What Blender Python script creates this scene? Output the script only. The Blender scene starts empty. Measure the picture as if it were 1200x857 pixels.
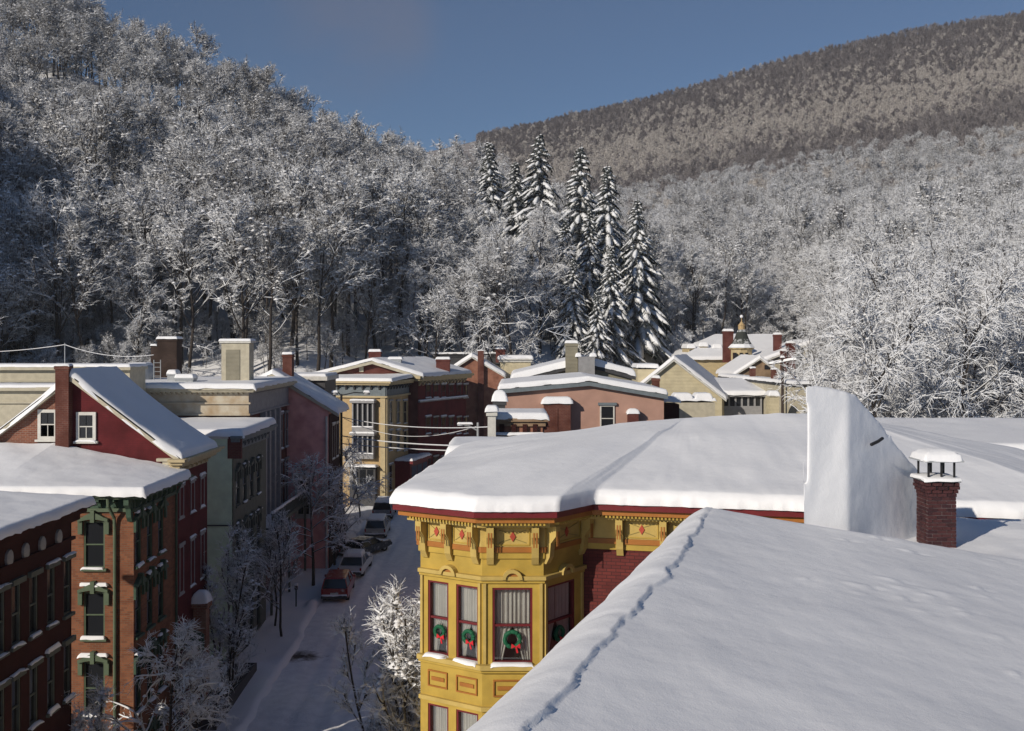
import bpy, math, random
import numpy as np
from mathutils import Vector, noise as mnoise

# ------------------------------------------------------------------ camera, sky, sun, exposure
scene = bpy.context.scene
col = scene.collection
CAMZ, F, HX, HY = 20.5, 1200.0, 600.0, 405.0      # eye height above the street datum, focal length and horizon row (px of the 1200 px photo)
cam_d = bpy.data.cameras.new('camera'); cam = bpy.data.objects.new('camera', cam_d); col.objects.link(cam)
cam.location = (0, 0, CAMZ); cam.rotation_euler = (math.radians(90), 0, 0)
cam_d.sensor_width = 36; cam_d.lens = 36.0; cam_d.shift_y = -(428.5 - HY) / 1200.0
cam_d.clip_start = 0.1; cam_d.clip_end = 6000
scene.camera = cam

SUN_AZ, SUN_EL = math.radians(42.9), math.radians(24.5)     # light travels towards +x,+y: from behind the camera's left shoulder
TR = Vector((math.sin(SUN_AZ) * math.cos(SUN_EL), math.cos(SUN_AZ) * math.cos(SUN_EL), -math.sin(SUN_EL)))
world = bpy.data.worlds.new('World'); scene.world = world; world.use_nodes = True
wn, wl = world.node_tree.nodes, world.node_tree.links
wn.clear()
wout = wn.new('ShaderNodeOutputWorld'); wbg = wn.new('ShaderNodeBackground'); sky = wn.new('ShaderNodeTexSky')
sky.sky_type = 'NISHITA'; sky.sun_disc = False; sky.sun_elevation = SUN_EL
sky.sun_rotation = math.atan2(-TR.x, -TR.y)
sky.altitude = 300; sky.air_density = 0.9; sky.dust_density = 0.1; sky.ozone_density = 5.0
wbg.inputs['Strength'].default_value = 0.06
# a single faint wisp of cloud
tc = wn.new('ShaderNodeTexCoord'); cn = wn.new('ShaderNodeTexNoise'); cn.inputs['Scale'].default_value = 5.0; cn.inputs['Detail'].default_value = 6
mp = wn.new('ShaderNodeMapping'); mp.inputs['Scale'].default_value = (1, 1, 2.2); mp.inputs['Location'].default_value = (0.0, 0.0, 0.0)
cr = wn.new('ShaderNodeMapRange'); cr.inputs['From Min'].default_value = 0.35; cr.inputs['From Max'].default_value = 0.75; cr.inputs['To Max'].default_value = 0.4
cm = wn.new('ShaderNodeMix'); cm.data_type = 'RGBA'; cm.inputs['B'].default_value = (3.2, 2.75, 3.0, 1)
wl.new(tc.outputs['Generated'], mp.inputs['Vector']); wl.new(mp.outputs['Vector'], cn.inputs['Vector']); wl.new(cn.outputs['Fac'], cr.inputs['Value'])
dp_ = wn.new('ShaderNodeVectorMath'); dp_.operation = 'DOT_PRODUCT'; dp_.inputs[1].default_value = Vector((-.152, 1, .312)).normalized()
cr2 = wn.new('ShaderNodeMapRange'); cr2.interpolation_type = 'SMOOTHSTEP'; cr2.inputs['From Min'].default_value = 0.996; cr2.inputs['From Max'].default_value = 1.0
mu = wn.new('ShaderNodeMath'); mu.operation = 'MULTIPLY'
wl.new(tc.outputs['Generated'], dp_.inputs[0]); wl.new(dp_.outputs['Value'], cr2.inputs['Value']); wl.new(cr.outputs['Result'], mu.inputs[0]); wl.new(cr2.outputs['Result'], mu.inputs[1]); wl.new(mu.outputs[0], cm.inputs['Factor']); wl.new(sky.outputs['Color'], cm.inputs['A'])
wl.new(cm.outputs['Result'], wbg.inputs['Color']); wl.new(wbg.outputs['Background'], wout.inputs['Surface'])

sun_d = bpy.data.lights.new('sun', 'SUN'); sun = bpy.data.objects.new('sun', sun_d); col.objects.link(sun)
sun_d.energy = 3.85; sun_d.angle = math.radians(0.5); sun_d.color = (1.0, 0.90, 0.76)
sun.rotation_euler = TR.to_track_quat('-Z', 'Y').to_euler(); sun.location = (-60, -60, 90)
vs = scene.view_settings
vs.view_transform = 'Standard'; vs.look = 'None'; vs.exposure = 0.0; vs.gamma = 1.0; vs.use_curve_mapping = False
scene.cycles.use_denoising = True
scene.cycles.max_bounces = 6; scene.cycles.diffuse_bounces = 3; scene.cycles.transparent_max_bounces = 8
scene.cycles.volume_bounces = 0; scene.cycles.volume_step_rate = 4

# ------------------------------------------------------------------ materials
def nn(nt, t, **kw):
    n = nt.nodes.new('ShaderNode' + t)
    for k, v in kw.items(): setattr(n, k, v)
    return n
def base_mat(name, rough=0.7, spec=0.3):
    m = bpy.data.materials.new(name); m.use_nodes = True
    nt = m.node_tree; b = nt.nodes['Principled BSDF']
    b.inputs['Roughness'].default_value = rough; b.inputs['Specular IOR Level'].default_value = spec
    return m, nt, b
def c4(c): return (c[0], c[1], c[2], 1)
def ramp2(nt, fac, a, b, lo=0.3, hi=0.7):
    mr = nn(nt, 'MapRange'); mr.inputs['From Min'].default_value = lo; mr.inputs['From Max'].default_value = hi
    nt.links.new(fac, mr.inputs['Value'])
    mx = nn(nt, 'Mix', data_type='RGBA')
    nt.links.new(mr.outputs['Result'], mx.inputs['Factor'])
    for s, v in (('A', a), ('B', b)):
        if isinstance(v, (tuple, list)): mx.inputs[s].default_value = c4(v)
        else: nt.links.new(v, mx.inputs[s])
    return mx.outputs['Result']
def noise_tex(nt, scale, detail=4, vec=None, rough=0.55):
    t = nn(nt, 'TexNoise'); t.inputs['Scale'].default_value = scale; t.inputs['Detail'].default_value = detail; t.inputs['Roughness'].default_value = rough
    if vec is None:
        g = nn(nt, 'NewGeometry'); vec = g.outputs['Position']
    nt.links.new(vec, t.inputs['Vector'])
    return t.outputs['Fac']
def bump(nt, b, h, strength=0.3, dist=0.02):
    n = nn(nt, 'Bump'); n.inputs['Strength'].default_value = strength; n.inputs['Distance'].default_value = dist
    nt.links.new(h, n.inputs['Height']); nt.links.new(n.outputs['Normal'], b.inputs['Normal'])
def paint(name, c, var=0.12, rough=0.6, scale=3.0, dirt=None, bs=0.1):
    m, nt, b = base_mat(name, rough)
    f = noise_tex(nt, scale, 6)
    d = dirt or tuple(x * (1 - var * 2) for x in c)
    out = ramp2(nt, f, d, tuple(min(1, x * (1 + var * .6)) for x in c), .25, .65)
    nt.links.new(out, b.inputs['Base Color'])
    bump(nt, b, noise_tex(nt, 40, 3), bs, 0.01)
    return m
def wall_uv(nt):
    g = nn(nt, 'NewGeometry'); cr = nn(nt, 'VectorMath', operation='CROSS_PRODUCT'); cr.inputs[0].default_value = (0, 0, 1)
    nt.links.new(g.outputs['True Normal'], cr.inputs[1])
    dt = nn(nt, 'VectorMath', operation='DOT_PRODUCT'); nt.links.new(g.outputs['Position'], dt.inputs[0]); nt.links.new(cr.outputs['Vector'], dt.inputs[1])
    sp = nn(nt, 'SeparateXYZ'); nt.links.new(g.outputs['Position'], sp.inputs[0])
    cb = nn(nt, 'CombineXYZ'); nt.links.new(dt.outputs['Value'], cb.inputs[0]); nt.links.new(sp.outputs['Z'], cb.inputs[1])
    return cb.outputs['Vector']
def brick_mat(name, c1, c2, mortar, worn=None, wornamt=.5):
    m, nt, b = base_mat(name, 0.85, 0.2)
    t = nn(nt, 'TexBrick'); t.inputs['Color1'].default_value = c4(c1); t.inputs['Color2'].default_value = c4(c2); t.inputs['Mortar'].default_value = c4(mortar)
    t.inputs['Scale'].default_value = 1.0; t.inputs['Brick Width'].default_value = 0.23; t.inputs['Row Height'].default_value = 0.085
    t.inputs['Mortar Size'].default_value = 0.010; t.inputs['Mortar Smooth'].default_value = 0.3; t.inputs['Bias'].default_value = -0.2
    nt.links.new(wall_uv(nt), t.inputs['Vector'])
    f = noise_tex(nt, 1.1, 8)
    w = worn or tuple(x * .55 for x in c1)
    out = ramp2(nt, f, w, t.outputs['Color'], wornamt - .18, wornamt + .1)
    nt.links.new(out, b.inputs['Base Color'])
    bump(nt, b, t.outputs['Fac'], -0.5, 0.01)
    return m
def board_mat(name, c, pitch=0.14):
    m, nt, b = base_mat(name, 0.6)
    g = nn(nt, 'NewGeometry'); sp = nn(nt, 'SeparateXYZ'); nt.links.new(g.outputs['Position'], sp.inputs[0])
    md = nn(nt, 'Math', operation='PINGPONG'); md.inputs[1].default_value = pitch
    nt.links.new(sp.outputs['Z'], md.inputs[0])
    f = noise_tex(nt, 1.5, 6)
    nt.links.new(ramp2(nt, f, tuple(x * .78 for x in c), c, .3, .65), b.inputs['Base Color'])
    bump(nt, b, md.outputs[0], 0.8, 0.08)
    return m
def snow_mat(name, c=(.86, .87, .9), bs=.25, fine=60, coarse=3.0):
    m, nt, b = base_mat(name, 0.55, 0.25)
    f = noise_tex(nt, .6, 5)
    nt.links.new(ramp2(nt, f, tuple(x * .95 for x in c), c), b.inputs['Base Color'])
    mx = nn(nt, 'Math', operation='MULTIPLY_ADD'); nt.links.new(noise_tex(nt, fine, 3), mx.inputs[0]); mx.inputs[1].default_value = 0.22
    nt.links.new(noise_tex(nt, coarse, 4), mx.inputs[2])
    bump(nt, b, mx.outputs[0], bs, 0.06)
    return m
def twig_mat(name, bark, snow=(.84, .86, .9), lo=-.1, hi=.55, nscale=1.6, namt=.5, var=0.):
    """wood with settled snow: white where the surface faces up"""
    m, nt, b = base_mat(name, 0.8, 0.15)
    g = nn(nt, 'NewGeometry'); sp = nn(nt, 'SeparateXYZ'); nt.links.new(g.outputs['True Normal'], sp.inputs[0])
    n = nn(nt, 'Math', operation='MULTIPLY_ADD'); nt.links.new(noise_tex(nt, nscale, 3), n.inputs[0]); n.inputs[1].default_value = namt
    nt.links.new(sp.outputs['Z'], n.inputs[2])
    f2 = noise_tex(nt, .35, 3)
    oi = nn(nt, 'ObjectInfo'); mv = nn(nt, 'Math', operation='MULTIPLY_ADD'); nt.links.new(oi.outputs['Random'], mv.inputs[0]); mv.inputs[1].default_value = var; nt.links.new(n.outputs[0], mv.inputs[2]); n = mv
    bk = ramp2(nt, f2, tuple(x * .6 for x in bark), tuple(x * 1.3 for x in bark))
    nt.links.new(ramp2(nt, n.outputs[0], bk, snow, lo + (namt + var) * .5, hi + (namt + var) * .5), b.inputs['Base Color'])
    return m

M = {}
M['snow'] = snow_mat('snow')
M['snow_fg'] = snow_mat('snow_roof', bs=.26, fine=60, coarse=3.0)
M['bark'] = twig_mat('bark_with_snow', (.045, .038, .034), lo=.15, hi=.75)
M['twig'] = twig_mat('twigs_with_snow', (.055, .048, .044), lo=-.25, hi=.5, var=.45)
M['twig_heavy'] = twig_mat('twigs_heavy_snow', (.07, .058, .052), lo=-.5, hi=.35, var=.4)
M['twig_bare_shade'] = twig_mat('bare_shaded_twigs', (.055, .043, .043), snow=(.38, .35, .365), lo=.0, hi=.8, var=.15)  # darker tone stands in for the mountain's cloud-shaded bands
M['twig_far'] = twig_mat('far_twigs', (.085, .068, .06), snow=(.52, .49, .5), lo=-.2, hi=.7, var=.2)
M['twig_frost_lit'] = twig_mat('frosted_lit_twigs', (.24, .21, .195), snow=(.76, .72, .68), lo=-.4, hi=.45, var=.2)  # paler tone also stands in for the mountain's sunlit band
M['spruce'] = twig_mat('spruce_needles', (.012, .02, .014), lo=.36, hi=.66, nscale=3, namt=.25)
M['street_twig'] = twig_mat('street_tree_twigs', (.05, .043, .04), lo=-.3, hi=.4)
M['glass'] = base_mat('window_glass', .08, .5)[0]; M['glass'].node_tree.nodes['Principled BSDF'].inputs['Base Color'].default_value = (.018, .02, .024, 1)
M['brick_brown'] = brick_mat('brick_orange_brown', (.25, .094, .046), (.135, .047, .026), (.17, .12, .085), (.13, .05, .03), .40)
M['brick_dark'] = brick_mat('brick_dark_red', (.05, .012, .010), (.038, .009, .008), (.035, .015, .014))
M['brick_maroon'] = brick_mat('brick_painted_maroon', (.125, .018, .022), (.11, .015, .019), (.09, .016, .018))
M['brick_worn'] = brick_mat('brick_worn', (.24, .085, .05), (.15, .05, .033), (.26, .2, .16), (.3, .2, .15), .40)
M['brick_red'] = brick_mat('brick_red', (.145, .04, .031), (.11, .03, .025), (.12, .075, .07))
M['brick_soot'] = brick_mat('brick_sooty', (.06, .038, .03), (.045, .028, .024), (.05, .04, .036))
M['brick_tan'] = brick_mat('brick_tan', (.32, .22, .14), (.27, .175, .11), (.3, .23, .16))
M['brick_salmon'] = brick_mat('brick_salmon', (.34, .15, .1), (.3, .125, .08), (.3, .19, .14))
M['brick_wall'] = brick_mat('brick_wall_red', (.15, .034, .03), (.10, .024, .024), (.055, .02, .02))
M['turret'] = twig_mat('turret_roof_snow', (.05, .055, .05), lo=.42, hi=.62, nscale=2.5, namt=.5)
M['brick_chim'] = brick_mat('brick_chimney', (.15, .05, .036), (.11, .036, .03), (.18, .12, .1))
M['mortar'] = paint('mortar', (.2, .17, .17))
M['brick_a'] = paint('brick_plum', (.068, .024, .026), .25, .85, 20)
M['brick_b'] = paint('brick_plum_dark', (.045, .017, .021), .25, .85, 20)
M['pink'] = paint('pink_paint', (.74, .38, .36), .2, .75, 1.1, dirt=(.55, .23, .22))
M['stucco'] = paint('pink_stucco', (.43, .26, .205), .08, .85, 1.2)
M['cream'] = paint('cream_paint', (.48, .44, .34), .1)
M['cream_stain'] = paint('cream_stained', (.48, .44, .36), .1, .65, 1.3, dirt=(.34, .24, .14))
M['white'] = paint('white_paint', (.62, .61, .57), .08)
M['tan'] = paint('tan_paint', (.46, .33, .17), .08)
M['tan2'] = paint('tan_trim', (.48, .39, .23), .08)
M['bluegrey'] = paint('blue_grey_paint', (.16, .19, .21), .12)
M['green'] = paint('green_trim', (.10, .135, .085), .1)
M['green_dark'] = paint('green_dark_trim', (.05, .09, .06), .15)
M['clap_green'] = board_mat('green_clapboard', (.62, .74, .55))
M['clap_cream'] = board_mat('cream_clapboard', (.6, .53, .36))
M['clap_olive'] = board_mat('olive_clapboard', (.26, .24, .18))
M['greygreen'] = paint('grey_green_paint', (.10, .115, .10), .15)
M['darkgrey'] = paint('dark_grey_paint', (.06, .06, .065), .15)
M['grey'] = paint('grey_paint', (.3, .3, .31), .1)
M['yellow'] = paint('yellow_paint', (.46, .315, .06), .11, .55, 2.2)
M['yellow2'] = paint('pale_yellow_paint', (.50, .365, .11), .10, .55, 2.6)
M['orange'] = paint('orange_paint', (.36, .14, .03), .1, .5)
M['maroon'] = paint('maroon_paint', (.15, .016, .02), .1, .5)
M['redorn'] = paint('red_ornament', (.42, .07, .04), .1, .5)
M['olive'] = paint('olive_paint', (.28, .22, .07), .1, .5)
M['black'] = paint('black_metal', (.02, .02, .022), .1, .5)
M['metal'] = paint('galvanised_metal', (.36, .38, .4), .1, .4)
M['roofdark'] = paint('dark_roofing', (.05, .05, .055), .15, .8)
M['dark_in'] = paint('dark_interior', (.02, .018, .016), .1, .9)
M['wire'] = paint('snow_on_wire', (.72, .73, .76), .05, .7)
M['wood'] = paint('weathered_pole', (.06, .045, .04), .2, .9)
M['wreath'] = paint('wreath_green', (.01, .11, .05), .3, .7, 60)
M['bow'] = paint('red_bow', (.6, .02, .03), .1, .6)
M['tyre'] = paint('rubber', (.015, .015, .016), .1, .9)
M['chrome'] = paint('rim_metal', (.4, .4, .42), .1, .3)
M['lightred'] = paint('tail_lens', (.3, .01, .012), .05, .2)
M['lightwhite'] = paint('head_lens', (.6, .6, .6), .05, .2)
def car_paint(name, c):
    m, nt, b = base_mat(name, .3, .5)
    f = noise_tex(nt, 3.0, 6)
    nt.links.new(ramp2(nt, f, c, (.5, .51, .54), .56, .75), b.inputs['Base Color'])
    b.inputs['Coat Weight'].default_value = .4
    return m
M['car_red'] = car_paint('car_paint_red', (.28, .012, .014)); M['car_black'] = car_paint('car_paint_black', (.02, .02, .024))
M['car_silver'] = car_paint('car_paint_silver', (.42, .41, .38)); M['car_white'] = car_paint('car_paint_white', (.6, .6, .62)); M['car_grey'] = car_paint('car_paint_grey', (.2, .2, .22))
# clear pane for the near bay window
m = bpy.data.materials.new('clear_pane'); m.use_nodes = True; nt = m.node_tree; nt.nodes.clear()
o_ = nn(nt, 'OutputMaterial'); mx_ = nn(nt, 'MixShader'); tr_ = nn(nt, 'BsdfTransparent'); gl_ = nn(nt, 'BsdfGlossy')
mx_.inputs[0].default_value = .10; gl_.inputs['Roughness'].default_value = .03; tr_.inputs['Color'].default_value = (.85, .86, .86, 1)
nt.links.new(tr_.outputs[0], mx_.inputs[1]); nt.links.new(gl_.outputs[0], mx_.inputs[2]); nt.links.new(mx_.outputs[0], o_.inputs[0])
M['pane'] = m
M['curtain'] = paint('white_curtain', (.74, .71, .65), .06, .9)
# street: trodden snow with a bare wet patch and tyre-worn tracks
m, nt, b = base_mat('street_snow', .7, .2)
g = nn(nt, 'NewGeometry')
f = noise_tex(nt, .5, 8); f3 = noise_tex(nt, 2.2, 6)
cA = ramp2(nt, f3, (.78, .78, .8), (.9, .9, .91), .35, .65)
mp2 = nn(nt, 'Mapping'); mp2.inputs['Location'].default_value = (12.0 / 1.7, -57.6 / 1.0, 0); mp2.inputs['Scale'].default_value = (1 / 1.7, 1.0, 0)
nt.links.new(g.outputs['Position'], mp2.inputs['Vector'])
ln = nn(nt, 'VectorMath', operation='LENGTH'); nt.links.new(mp2.outputs['Vector'], ln.inputs[0])
ad = nn(nt, 'Math', operation='MULTIPLY_ADD'); nt.links.new(f3, ad.inputs[0]); ad.inputs[1].default_value = 1.6; nt.links.new(ln.outputs['Value'], ad.inputs[2])
nt.links.new(ramp2(nt, ad.outputs[0], (.09, .07, .06), cA, 1.0, 1.75), b.inputs['Base Color'])
bump(nt, b, noise_tex(nt, 6, 6), .5, .05)
M['street'] = m
# terrain: snow that gives way to brushy, leaf-littered ground on the far mountain
m, nt, b = base_mat('terrain_snow', .7, .2)
g = nn(nt, 'NewGeometry'); sp = nn(nt, 'SeparateXYZ'); nt.links.new(g.outputs['Position'], sp.inputs[0])
ad = nn(nt, 'Math', operation='MULTIPLY_ADD'); nt.links.new(noise_tex(nt, .02, 5), ad.inputs[0]); ad.inputs[1].default_value = 160; nt.links.new(sp.outputs['Y'], ad.inputs[2])
nt.links.new(ramp2(nt, ad.outputs[0], (.84, .85, .88), ramp2(nt, noise_tex(nt, .25, 6), (.17, .15, .148), (.32, .29, .285)), 390, 510), b.inputs['Base Color'])
bump(nt, b, noise_tex(nt, 3, 4), .3, .06)
M['terrain'] = m

# ------------------------------------------------------------------ helpers
ORG = {}
def tag(o, label, cat, group=None):
    o['label'] = label; o['category'] = cat
    if group: o['group'] = group
    return o
def thing(name, label, cat, loc, group=None):
    o = bpy.data.objects.new(name, None); col.objects.link(o); o.location = loc; o.empty_display_size = .5
    ORG[o.name] = Vector(loc)
    return tag(o, label, cat, group)
class MB:
    def __init__(s): s.v = []; s.f = []
    def add(s, vs, fs):
        n = len(s.v); s.v += [tuple(v) for v in vs]; s.f += [tuple(i + n for i in f) for f in fs]; return s
    def box(s, x0, x1, y0, y1, z0, z1):
        return s.add([(x0,y0,z0),(x1,y0,z0),(x1,y1,z0),(x0,y1,z0),(x0,y0,z1),(x1,y0,z1),(x1,y1,z1),(x0,y1,z1)],
                     [(3,2,1,0),(4,5,6,7),(0,1,5,4),(1,2,6,5),(2,3,7,6),(3,0,4,7)])
    def hexa(s, b, t):    # bottom 4 and top 4 points, ccw from above
        return s.add(list(b) + list(t), [(3,2,1,0),(4,5,6,7),(0,1,5,4),(1,2,6,5),(2,3,7,6),(3,0,4,7)])
    def prism(s, poly, z0, z1, top=True, bottom=True):
        n = len(poly); vs = [(p[0], p[1], z0) for p in poly] + [(p[0], p[1], z1) for p in poly]
        fs = [(i, (i+1) % n, n + (i+1) % n, n + i) for i in range(n)]
        if top: fs.append(tuple(range(n, 2*n)))
        if bottom: fs.append(tuple(range(n-1, -1, -1)))
        return s.add(vs, fs)
    def extr(s, pts, d):  # planar polygon extruded by vector d
        n = len(pts); d = Vector(d); a = [Vector(p) for p in pts]; b = [p + d for p in a]
        return s.add(a + b, [tuple(range(n)), tuple(range(2*n-1, n-1, -1))] + [(i, n+i, n+(i+1) % n, (i+1) % n) for i in range(n)])
    def tube(s, pts, rs, n=6, cap=True):
        pts = [Vector(p) for p in pts]
        if not hasattr(rs, '__len__'): rs = [rs] * len(pts)
        base = len(s.v)
        for i, p in enumerate(pts):
            d = (pts[min(i+1, len(pts)-1)] - pts[max(i-1, 0)]).normalized()
            a = d.orthogonal().normalized() if abs(d.z) < .99 else Vector((1, 0, 0))
            if abs(d.z) < .99: a = d.cross(Vector((0, 0, 1))).normalized()
            b = d.cross(a).normalized()
            for k in range(n):
                t = 2 * math.pi * k / n
                s.v.append(tuple(p + a * (math.cos(t) * rs[i]) + b * (math.sin(t) * rs[i])))
        for i in range(len(pts) - 1):
            for k in range(n):
                s.f.append((base + i*n + k, base + i*n + (k+1) % n, base + (i+1)*n + (k+1) % n, base + (i+1)*n + k))
        if cap:
            s.f.append(tuple(base + k for k in range(n-1, -1, -1))); e = base + (len(pts)-1)*n; s.f.append(tuple(e + k for k in range(n)))
        return s
    def lathe(s, c, prof, n=12):
        base = len(s.v)
        for r, z in prof:
            for k in range(n):
                t = 2 * math.pi * k / n; s.v.append((c[0] + r * math.cos(t), c[1] + r * math.sin(t), c[2] + z))
        for i in range(len(prof) - 1):
            for k in range(n):
                s.f.append((base + i*n + k, base + i*n + (k+1) % n, base + (i+1)*n + (k+1) % n, base + (i+1)*n + k))
        s.f.append(tuple(base + k for k in range(n-1, -1, -1))); e = base + (len(prof)-1)*n; s.f.append(tuple(e + k for k in range(n)))
        return s
    def grid(s, P, close=False):
        n, k = len(P), len(P[0]); base = len(s.v)
        for r in P:
            for p in r: s.v.append(tuple(p))
        for i in range(n - 1):
            for j in range(k if close else k - 1):
                s.f.append((base + i*k + j, base + i*k + (j+1) % k, base + (i+1)*k + (j+1) % k, base + (i+1)*k + j))
        return s
    # boxes given in a wall's own frame
    def fbox(s, fr, u0, u1, w0, w1, d0, d1):
        q = lambda u, d, w: (fr.o[0] + fr.u[0]*u + fr.n[0]*d, fr.o[1] + fr.u[1]*u + fr.n[1]*d, w)
        return s.add([q(u0,d1,w0), q(u1,d1,w0), q(u1,d0,w0), q(u0,d0,w0), q(u0,d1,w1), q(u1,d1,w1), q(u1,d0,w1), q(u0,d0,w1)],
                     [(3,2,1,0),(4,5,6,7),(0,1,5,4),(1,2,6,5),(2,3,7,6),(3,0,4,7)])
    def fpoly(s, fr, pts, d0, d1):   # polygon (u,w) extruded between depths
        q = lambda u, w, d: Vector((fr.o[0] + fr.u[0]*u + fr.n[0]*d, fr.o[1] + fr.u[1]*u + fr.n[1]*d, w))
        return s.extr([q(u, w, d1) for u, w in pts], Vector((fr.n[0]*(d0-d1), fr.n[1]*(d0-d1), 0)))
    def build(s, name, mat, parent=None, smooth=False, org=None):
        me = bpy.data.meshes.new(name)
        if parent is not None: org = ORG[parent.name]
        if org is None:
            v = np.array(s.v); org = Vector(((v[:,0].min()+v[:,0].max())/2, (v[:,1].min()+v[:,1].max())/2, v[:,2].min()))
        me.from_pydata([(a - org[0], b - org[1], c - org[2]) for a, b, c in s.v], [], s.f)
        me.materials.append(M[mat] if isinstance(mat, str) else mat)
        if smooth: me.polygons.foreach_set('use_smooth', [True] * len(me.polygons))
        me.validate(); me.update()
        o = bpy.data.objects.new(name, me); col.objects.link(o)
        if parent is not None: o.parent = parent
        else: o.location = org
        ORG[o.name] = Vector(org)
        return o
class Fr:     # a vertical wall plane: left and right end as seen from outside
    def __init__(s, x0, y0, x1, y1):
        s.o = (x0, y0); L = math.hypot(x1-x0, y1-y0); s.L = L; s.u = ((x1-x0)/L, (y1-y0)/L); s.n = (s.u[1], -s.u[0])
    def pix(s, px, py):
        a = (px - HX) / F; b = -(py - HY) / F
        Y = (s.o[0]*s.n[0] + s.o[1]*s.n[1]) / (a*s.n[0] + s.n[1])
        return ((a*Y - s.o[0])*s.u[0] + (Y - s.o[1])*s.u[1], CAMZ + b*Y)
    def U(s, px): return s.pix(px, 405)[0]
    def pt(s, u, d, w): return Vector((s.o[0] + s.u[0]*u + s.n[0]*d, s.o[1] + s.u[1]*u + s.n[1]*d, w))
def P(px, py, Y): return Vector(((px-HX)*Y/F, Y, CAMZ - (py-HY)*Y/F))
def X(px, Y): return (px-HX)*Y/F
def Z(py, Y): return CAMZ - (py-HY)*Y/F
def gz(Y): return .05 * Y
def fbm(x, y, z=0, o=4): return mnoise.fractal(Vector((x, y, z)), 1.0, 2.0, o)

def snow_quad(name, parent, a, b, c, d, th=.25, free=(1,1,1,1), step=.3, wob=.05, mat='snow', r=None, sag=None, noise=.05, lip=.10, back=True):
    """a blanket of snow over the patch a-b-c-d (a-b is the lower edge); free edges are rounded off and droop a little"""
    a, b, c, d = map(Vector, (a, b, c, d))
    L1 = max((b-a).length, (c-d).length); L2 = max((d-a).length, (c-b).length)
    r = r or th * .6
    def ticks(L, f0, f1):
        n = max(3, min(90, int(L / step))); t = [i / n for i in range(n + 1)]
        e = [.12*r/L, .4*r/L, .8*r/L]
        if f0: t += e
        if f1: t += [1 - q for q in e]
        return sorted(set(x for x in t if 0 <= x <= 1))
    us, vs_ = ticks(L1, free[3], free[1]), ticks(L2, free[0], free[2])
    nrm = (b-a).cross(d-a)
    if nrm.length < 1e-6: nrm = (c-b).cross(d-c)
    rows = []
    for v in vs_:
        row = []
        for u in us:
            p = (a*(1-u) + b*u)*(1-v) + (d*(1-u) + c*u)*v
            if sag: p.z += sag(u, v)
            ds = []
            if free[0]: ds.append(v*L2)
            if free[1]: ds.append((1-u)*L1)
            if free[2]: ds.append((1-v)*L2)
            if free[3]: ds.append(u*L1)
            k = min(ds) if ds else 9
            h = th if k >= r else th * math.sqrt(max(0, 1 - (1-k/r)**2))
            nz = fbm(p.x*.6, p.y*.6, 3.1) * noise * min(1, k/.6) + fbm(p.x*2.5, p.y*2.5, 7) * noise * .35
            p = p + Vector((0, 0, h + nz * (1 if k > 0 else 0)))
            if k < .03:     # uneven lip
                w = fbm(p.x*1.7, p.y*1.7, p.z + 5) * wob * 1.6 + fbm(p.x*6.5, p.y*6.5, p.z) * wob * .8
                if free[0] and v*L2 < .03: p += (a-d).normalized() * (w + lip*.3); p.z -= lip*.5 + w*.5
                if free[2] and (1-v)*L2 < .03: p += (d-a).normalized() * w
                if free[1] and (1-u)*L1 < .03: p += (b-a).normalized() * (w + lip*.3); p.z -= lip*.5 + w*.5
                if free[3] and u*L1 < .03: p += (a-b).normalized() * (w + lip*.3); p.z -= lip*.5 + w*.5
            row.append(p)
        rows.append(row)
    mb = MB(); mb.grid(rows)
    if back:   # underside
        n0 = len(mb.v); under = []
        for v in (0, 1):
            for u in (0, 1):
                p = (a*(1-u) + b*u)*(1-v) + (d*(1-u) + c*u)*v
                under.append(p - Vector((0, 0, .03)))
        mb.v += [tuple(p) for p in under]; mb.f.append((n0, n0+2, n0+3, n0+1))
    return mb.build(name, mat, parent, smooth=True)
def snow_cap(parent, x0, x1, y0, y1, z, th=.2, mat='snow', name='snow_cap', o=.04):
    return snow_quad(name, parent, (x0-o, y0-o, z), (x1+o, y0-o, z), (x1+o, y1+o, z), (x0-o, y1+o, z), th, step=.18, mat=mat, lip=.04, noise=.03, wob=.02)
def fsnow(parent, fr, u0, u1, w, d0, d1, th=.15, name='snow_cap'):
    return snow_quad(name, parent, fr.pt(u0, d1, w), fr.pt(u1, d1, w), fr.pt(u1, d0, w), fr.pt(u0, d0, w), th, step=.2, lip=.04, noise=.03, wob=.03, r=min(th, .5*abs(d1-d0)), back=False)

def holes_wall(fr, U0, U1, W0, W1, holes, th=.2):
    """wall sheet with real openings and their reveals"""
    mb = MB(); us = sorted(set([U0, U1] + [h[0] for h in holes] + [h[1] for h in holes])); ws = sorted(set([W0, W1] + [h[2] for h in holes] + [h[3] for h in holes]))
    us = [u for u in us if U0 <= u <= U1]; ws = [w for w in ws if W0 <= w <= W1]
    inh = lambda u, w: any(h[0] < u < h[1] and h[2] < w < h[3] for h in holes)
    for i in range(len(us)-1):
        for j in range(len(ws)-1):
            if us[i+1]-us[i] < 1e-4 or ws[j+1]-ws[j] < 1e-4: continue
            if inh((us[i]+us[i+1])/2, (ws[j]+ws[j+1])/2): continue
            mb.add([fr.pt(us[i],0,ws[j]), fr.pt(us[i+1],0,ws[j]), fr.pt(us[i+1],0,ws[j+1]), fr.pt(us[i],0,ws[j+1])], [(0,1,2,3)])
    for h in holes:
        u0,u1,w0,w1 = h; f = [fr.pt(u0,0,w0), fr.pt(u1,0,w0), fr.pt(u1,0,w1), fr.pt(u0,0,w1)]; b = [fr.pt(u0,-th,w0), fr.pt(u1,-th,w0), fr.pt(u1,-th,w1), fr.pt(u0,-th,w1)]
        mb.add(f + b, [(0,4,5,1),(1,5,6,2),(2,6,7,3),(3,7,4,0)])
    return mb
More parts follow.
